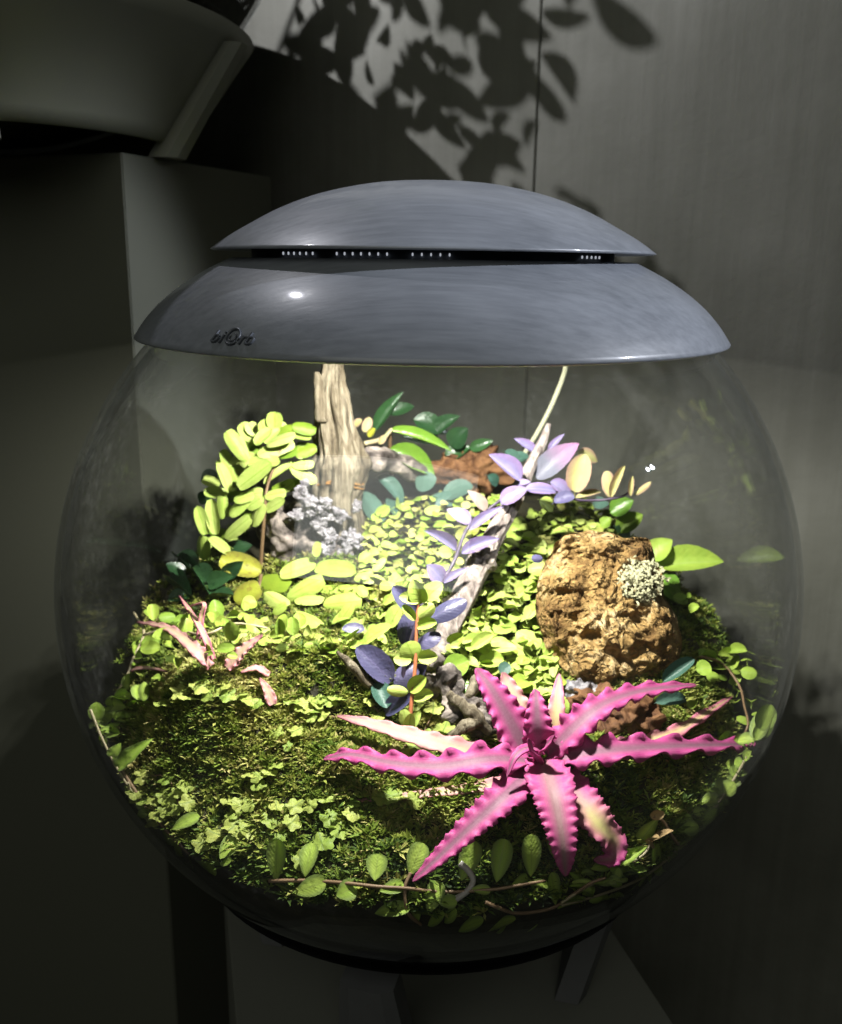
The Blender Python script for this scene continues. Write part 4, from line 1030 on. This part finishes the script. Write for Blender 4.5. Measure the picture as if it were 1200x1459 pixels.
def creeper(name, label, dep, conv, rows, s, mat='green', shape='oval', stempts=None, smat='stembrown', jit=.3, thickk=0, lean=(-.012, .002)):
    t = thing(name, label, 'vine', dep(*conv(rows[0][0], rows[0][1])))
    ovals(t, dep, conv, rows, s, mat, shape, jit, leans=lean)
    if thickk:
        ovals(t, dep, conv, [(r_[0] + random.uniform(-40, 40), r_[1] + random.uniform(-40, 40), r_[2] * random.uniform(.55, 1.0), r_[3] * random.uniform(.55, 1.0)) for r_ in rows for _ in range(thickk)], s, mat, shape, jit, leans=lean)
    if stempts:
        for pts in stempts: stem(t, [dep(*conv(a, b)) for a, b in pts], [.0008, .0007, .0006], smat, 30, 6)
    return t
creeper('right_creeper', 'small round leaved creeper down the right side of the moss', LFT(.006), k8,
        [(865, 150, 62, 62), (920, 140, 62, 60), (880, 95, 64, 42), (985, 190, 50, 62), (1000, 75, 84, 44), (1050, 165, 64, 50), (985, 120, 60, 70), (1030, 240, 46, 44), (1080, 282, 42, 40), (1010, 292, 46, 44), (1080, 325, 36, 34), (1010, 330, 40, 40), (1045, 365, 62, 50), (850, 105, 40, 30), (940, 175, 50, 40), (960, 90, 50, 40), (900, 180, 50, 40), (1060, 110, 40, 40), (1000, 150, 46, 40), (820, 295, 36, 40), (960, 435, 40, 36)],
        2.857, 'green', 'round', [[(850, 100), (940, 130), (1010, 220), (1030, 300), (1045, 380), (1010, 450)]])
k3 = cr(800, 1000, 3.0)
GL = lambda a, b: Q(a, b, .004, .1925)
creeper('glass_edge_vine', 'leafy vine pressed against the glass at lower right', GL, k3,
        [(885, 110, 82, 165), (790, 160, 80, 54), (770, 225, 76, 54), (760, 288, 84, 72, 'green'), (705, 378, 84, 84), (770, 362, 60, 54), (645, 420, 76, 60), (690, 470, 90, 64), (600, 490, 64, 70), (550, 535, 74, 60), (650, 520, 40, 110), (590, 580, 130, 28), (520, 560, 100, 26), (470, 650, 34, 90), (410, 650, 30, 80), (280, 712, 74, 44), (335, 722, 80, 40), (420, 732, 52, 54), (230, 772, 60, 50), (182, 697, 60, 30), (200, 765, 70, 30), (300, 770, 60, 30), (310, 820, 90, 20), (90, 770, 90, 26), (110, 830, 50, 34), (150, 850, 60, 30), (60, 850, 80, 26), (500, 700, 60, 30), (560, 640, 80, 24), (450, 760, 50, 26), (360, 790, 70, 24), (250, 830, 60, 26), (690, 590 - 60, 50, 40), (820, 240, 40, 60)],
        3, 'vineleaf', 'oval', [[(850, 240), (770, 320), (700, 450), (620, 570), (480, 680), (330, 760), (150, 830), (0, 870)], [(0, 860), (60, 820), (130, 780), (200, 760)]], 'stempale', thickk=2)
ar = thing('arched_leaf_sprout', 'two arched leaves rising by the wilted flower head', 'plant', Q(890, 1230, 0))
multi(ar, GL, k3, [(240, 705, 362, 608, 48), (335, 600, 408, 503, 54)], 3, 'vineleaf', 'lance', jit=.1)
wl = thing('wilted_leaf', 'wilted brown flower head on a dark bent stalk', 'dry leaf', Q(935, 1210, 0))
multi(wl, lambda a, b: Q(a, b, .014), k3, [(380, 490, 440, 475, 36), (385, 600, 465, 530, 50), (375, 610, 400, 560, 40), (400, 620, 385, 590, 30), (390, 480, 430, 470, 40)], 3, 'dryleaf', 'oval', jit=.5)
stem(wl, [Q(*k3(500, 610), .004), Q(*k3(470, 570), .012), Q(*k3(435, 510), .016), Q(*k3(395, 490), .016)], [.0008, .0007], 'stembrown')
stem(wl, [Q(*k3(300, 690), .004), Q(*k3(370, 630), .010), Q(*k3(410, 500), .015)], [.0006, .0005], 'stempale')

# ------------------------------------------------------------------ left side creepers
ring6 = [(437, 230, 48, 72), (500, 248, 76, 46), (485, 345, 104, 72), (425, 392, 92, 56), (525, 442, 64, 46), (450, 522, 36, 34), (785, 320, 66, 80), (760, 388, 74, 40), (895, 285, 72, 76), (1012, 278, 52, 78), (1072, 290, 54, 82), (990, 330, 72, 36), (720, 215, 62, 80), (870, 190, 62, 62), (800, 245, 64, 42), (590, 290, 62, 70), (670, 395, 62, 42), (690, 290, 46, 40), (560, 270, 60, 50), (740, 270, 50, 50), (365, 370, 50, 44), (370, 430, 40, 30)]
creeper('left_rim_creeper', 'oval leaved creeper behind the faded pink plant', LFT(.016), c6, ring6, 3.158, 'green', 'oval',
        [[(350, 230), (395, 320), (345, 440), (320, 510), (265, 600)], [(395, 330), (520, 300), (660, 330), (800, 280), (950, 300)]], 'stempale', thickk=1)
creeper('left_glass_creeper', 'pale leaves against the glass on the left side', lambda a, b: Q(a, b, .016, .1925), c6,
        [(265, 650, 100, 62), (200, 712, 86, 76), (300, 697, 84, 42), (240, 768, 96, 60), (185, 817, 48, 32), (368, 580, 60, 84), (350, 625, 70, 24), (180, 770, 50, 30), (225, 690, 50, 60), (290, 1080, 60, 60), (270, 1050, 40, 30)], 3.158, 'vineleaf', 'oval',
        [[(90, 690), (130, 800), (185, 890), (240, 985), (300, 1075), (330, 1100)], [(185, 890), (240, 850), (270, 830)], [(240, 990), (310, 1040), (325, 995)]], 'stempale', thickk=2)
al = thing('long_arched_leaf', 'two long arched leaves at the left edge of the moss', 'plant', Q(150, 1110, 0))
multi(al, GL, c6, [(235, 960, 412, 798, 62), (195, 915, 285, 822, 54)], 3.158, 'vineleaf', 'lance', jit=.1)

# ------------------------------------------------------------------ lobed leaf sprigs on the moss
def sprig(name, label, conv, rows, s, size, chain=True):
    t = thing(name, label, 'plant', Q(*conv(*rows[0][:2]), 0), 'lobed leaf sprigs creeping over the moss'); pts = []
    for r_ in rows:
        x, y = conv(r_[0], r_[1]); sc = r_[2] if len(r_) > 2 else 1
        c = Q(x, y, .006); L = size * 1.28 * sc * mpx(c); a = random.uniform(0, 6.28)
        d = Vector((math.cos(a), math.sin(a) , .15)).normalized()
        put_leaf(t, 'lobed', c - d * L * .5, c + d * L * .5, L * random.uniform(.85, 1.05), 'sprig', Vector((0, -.45, 1)), .14)
        pts.append(Q(x, y, .003))
    if chain and len(pts) > 2: stem(t, pts, [.0004, .0004], 'stembrown', len(pts) * 5, 5)
    return t
k1 = cr(100, 1080, 3.0); k2 = cr(400, 1100, 2.4)
sprig('lobed_sprig', 'row of lobed leaves across the top of the left mound', c6, [(490, 640), (560, 585), (600, 610), (650, 560), (690, 590), (740, 575), (770, 600), (820, 600), (860, 620), (900, 640, .7)], 3.158, 24)
sprig('lobed_sprig', 'lobed leaf runner low on the left near the glass', k1, [(210, 190), (285, 170), (320, 185), (360, 180), (400, 160), (425, 175), (470, 140), (490, 120), (505, 190, 1.2)], 3, 20)
sprig('lobed_sprig', 'small lobed leaves below the left runner by the glass', k1, [(290, 235), (340, 280, 1.1), (375, 245), (410, 220), (275, 285), (460, 215), (415, 85, 1.1), (305, 80, .9)], 3, 20)
sprig('lobed_sprig', 'lobed leaf cluster in the middle of the front moss slope', k1, [(690, 185, 1.2), (720, 200), (705, 235), (770, 190), (700, 290, 1.2), (720, 310), (760, 305, 1.1), (620, 322, 1.1), (560, 362, 1.1), (680, 260, .8)], 3, 22)
sprig('lobed_sprig', 'lobed leaves scattered on the moss left of the long pink leaf', k2, [(50, 115), (155, 95, .8), (170, 155, 1.2), (240, 140), (40, 170), (200, 200, 1.1), (140, 240, 1.4), (105, 115, .8), (0, 215, .8), (70, 300, 1.1), (-15, 115, .8), (-40, 165)], 2.4, 23, False)
sprig('lobed_sprig', 'lobed leaves lying on the faded pink strip below the long pink leaf', k2, [(280, 75), (340, 85), (375, 80, 1.1), (410, 85), (460, 95, 1.1), (250, 105, .8)], 2.4, 22)
sprig('lobed_sprig', 'lobed leaves at the edge of the left mound beside the cushion moss', c7, [(110, 630), (150, 640), (170, 600), (230, 590), (270, 580), (60, 600), (200, 665, .8), (460, 670, .7), (420, 600, .6)], 3.333, 22)
sprig('lobed_sprig', 'green lobed leaves in front of the gnarled root', c7, [(780, 720, 1.1), (810, 790, 1.1), (865, 760), (700, 765), (740, 755), (640, 765), (570, 840, 1.1), (640, 812), (725, 630, 1.1), (650, 610), (600, 870, .7)], 3.333, 22)
sprig('lobed_sprig', 'tiny leaves on the moss at the top of the left slope', c6, [(870, 960), (910, 965), (960, 950), (990, 920), (910, 1005), (990, 770), (1040, 830, .7), (1080, 760), (1120, 640), (1180, 620), (1150, 700, .8)], 3.158, 18, False)

# ------------------------------------------------------------------ front vine along the glass
fv = thing('front_glass_vine', 'trailing vine with upright paddle leaves along the front glass', 'vine', Q(620, 1290, 0, .1925))
NF = Vector((0, -.6, .8))
FD = lambda a, b: Q(a, b, .009, .1915)
multi(fv, FD, k1, [(880, 528, 886, 342, 74), (1005, 508, 1028, 362, 74), (958, 578, 1090, 528, 76), (1138, 590, 1218, 548, 80)], 3, 'vineleaf', 'obovate', jit=.12, nrm=NF, leans=(-.010, -.003))
multi(fv, FD, k2, [(322, 372, 335, 282, 66), (440, 352, 487, 243, 64), (338, 408, 422, 382, 44), (322, 484, 428, 458, 48), (618, 372, 668, 236, 66), (738, 378, 766, 230, 64), (855, 358, 862, 220, 62), (505, 484, 542, 372, 58), (470, 515, 452, 408, 40), (530, 440, 602, 445, 40), (650, 400, 718, 404, 32), (788, 388, 852, 352, 28), (845, 376, 918, 386, 28), (940, 455, 920, 338, 44), (503, 525, 555, 485, 40), (560, 515, 592, 475, 40), (608, 545, 678, 503, 40), (703, 548, 784, 492, 36), (733, 545, 774, 528, 36), (788, 552, 874, 518, 28), (985, 342, 1062, 412, 34), (945, 305, 925, 228, 38), (1060, 332, 1128, 318, 30)], 2.4, 'vineleaf', 'obovate', jit=.12, nrm=NF, leans=(-.010, -.003))
for pts in ([(-40, 372), (100, 372), (220, 380), (330, 392), (430, 398), (560, 410), (720, 402), (800, 390), (905, 372)], [(700, 445), (740, 462), (800, 482), (870, 478), (940, 460), (1000, 420), (1060, 380), (1110, 362)], [(445, 345), (425, 400), (435, 480), (480, 522)]):
    stem(fv, [FD(*k2(a, b)) for a, b in pts], [.0009, .0008, .0007], 'stembrown', 50, 6)
stem(fv, [FD(*k2(598, 436)), Q(*k2(640, 405), .008, .19), Q(*k2(658, 370), .010, .19), Q(*k2(640, 335), .012, .19), Q(*k2(612, 312), .013, .19)], [.0014, .0013, .0015], 'rootgrey', 40, 8, 'aerial_root')
fl = thing('corner_vine', 'low vine of green paddle leaves at the lower left glass', 'vine', Q(230, 1200, 0, .1925))
multi(fl, FD, k1, [(598, 488, 712, 470, 54), (535, 442, 628, 388, 60), (640, 432, 716, 328, 78), (435, 305, 545, 242, 50), (440, 405, 524, 345, 66), (378, 328, 455, 362, 40), (320, 358, 402, 402, 40), (400, 398, 480, 442, 44), (468, 448, 530, 495, 40), (505, 468, 608, 458, 34), (640, 455, 695, 438, 34)], 3, 'vineleaf', 'obovate', jit=.15, nrm=NF, leans=(-.010, -.003))
stem(fl, [Q(*k1(a, b), .003, .191) for a, b in ((130, 20), (190, 120), (260, 250), (340, 380), (450, 470), (570, 540), (700, 600), (860, 670), (960, 715))], [.0009, .0009], 'stembrown', 50, 6)

# misting tube behind
mt = thing('misting_tube', 'thin pale tube hanging from the lid behind the branch', 'tube', P(806, 515, .10))
link('tube', tube('tube', [P(808, 505, .09), P(803, 535, .095), P(785, 580, .10), P(765, 618, .105), P(745, 650, .11)], [.0016, .0016], 30, 10), MT['tubeclear'], mt)

# ------------------------------------------------------------------ leafy plant inside the second terrarium (throws the leaf shadows on the wall)
sp = thing('shadow_plant', 'leafy plant in the second globe whose shadows fall on the wall', 'plant', (C2.x, C2.y, g2z - .075))
LP = Vector((-0.30, 0.16, 0.66))
rs = random.Random(3)
for i in range(150):
    px, py = rs.uniform(360, 900) if i < 60 else rs.uniform(850, 1250), rs.uniform(-80, 200) if i < 60 else rs.uniform(120, 460)
    if i >= 84: px, py = rs.uniform(380, 720), rs.uniform(20, 270)
    h = wall_hit(px, py); k = rs.uniform(.45, .62); c = LP.lerp(h, k)
    rel = c - Vector((C2.x, C2.y, g2z))
    if rel.length > R2 - .012: c = Vector((C2.x, C2.y, g2z)) + rel * ((R2 - .012) / rel.length)
    L = rs.uniform(.010, .026); d = Vector((rs.gauss(0, 1), rs.gauss(0, 1), rs.gauss(0, 1) - .4)).normalized()
    put_leaf(sp, 'pointed', c, c + d * L, L * .45, 'midgreen', (LP - c).normalized(), .4)
stem(sp, [Vector((C2.x, C2.y, g2z - .078)), Vector((C2.x + .05, C2.y + .02, g2z)), Vector((C2.x + .12, C2.y + .05, g2z + .05))], [.002, .0012], 'stembrown')
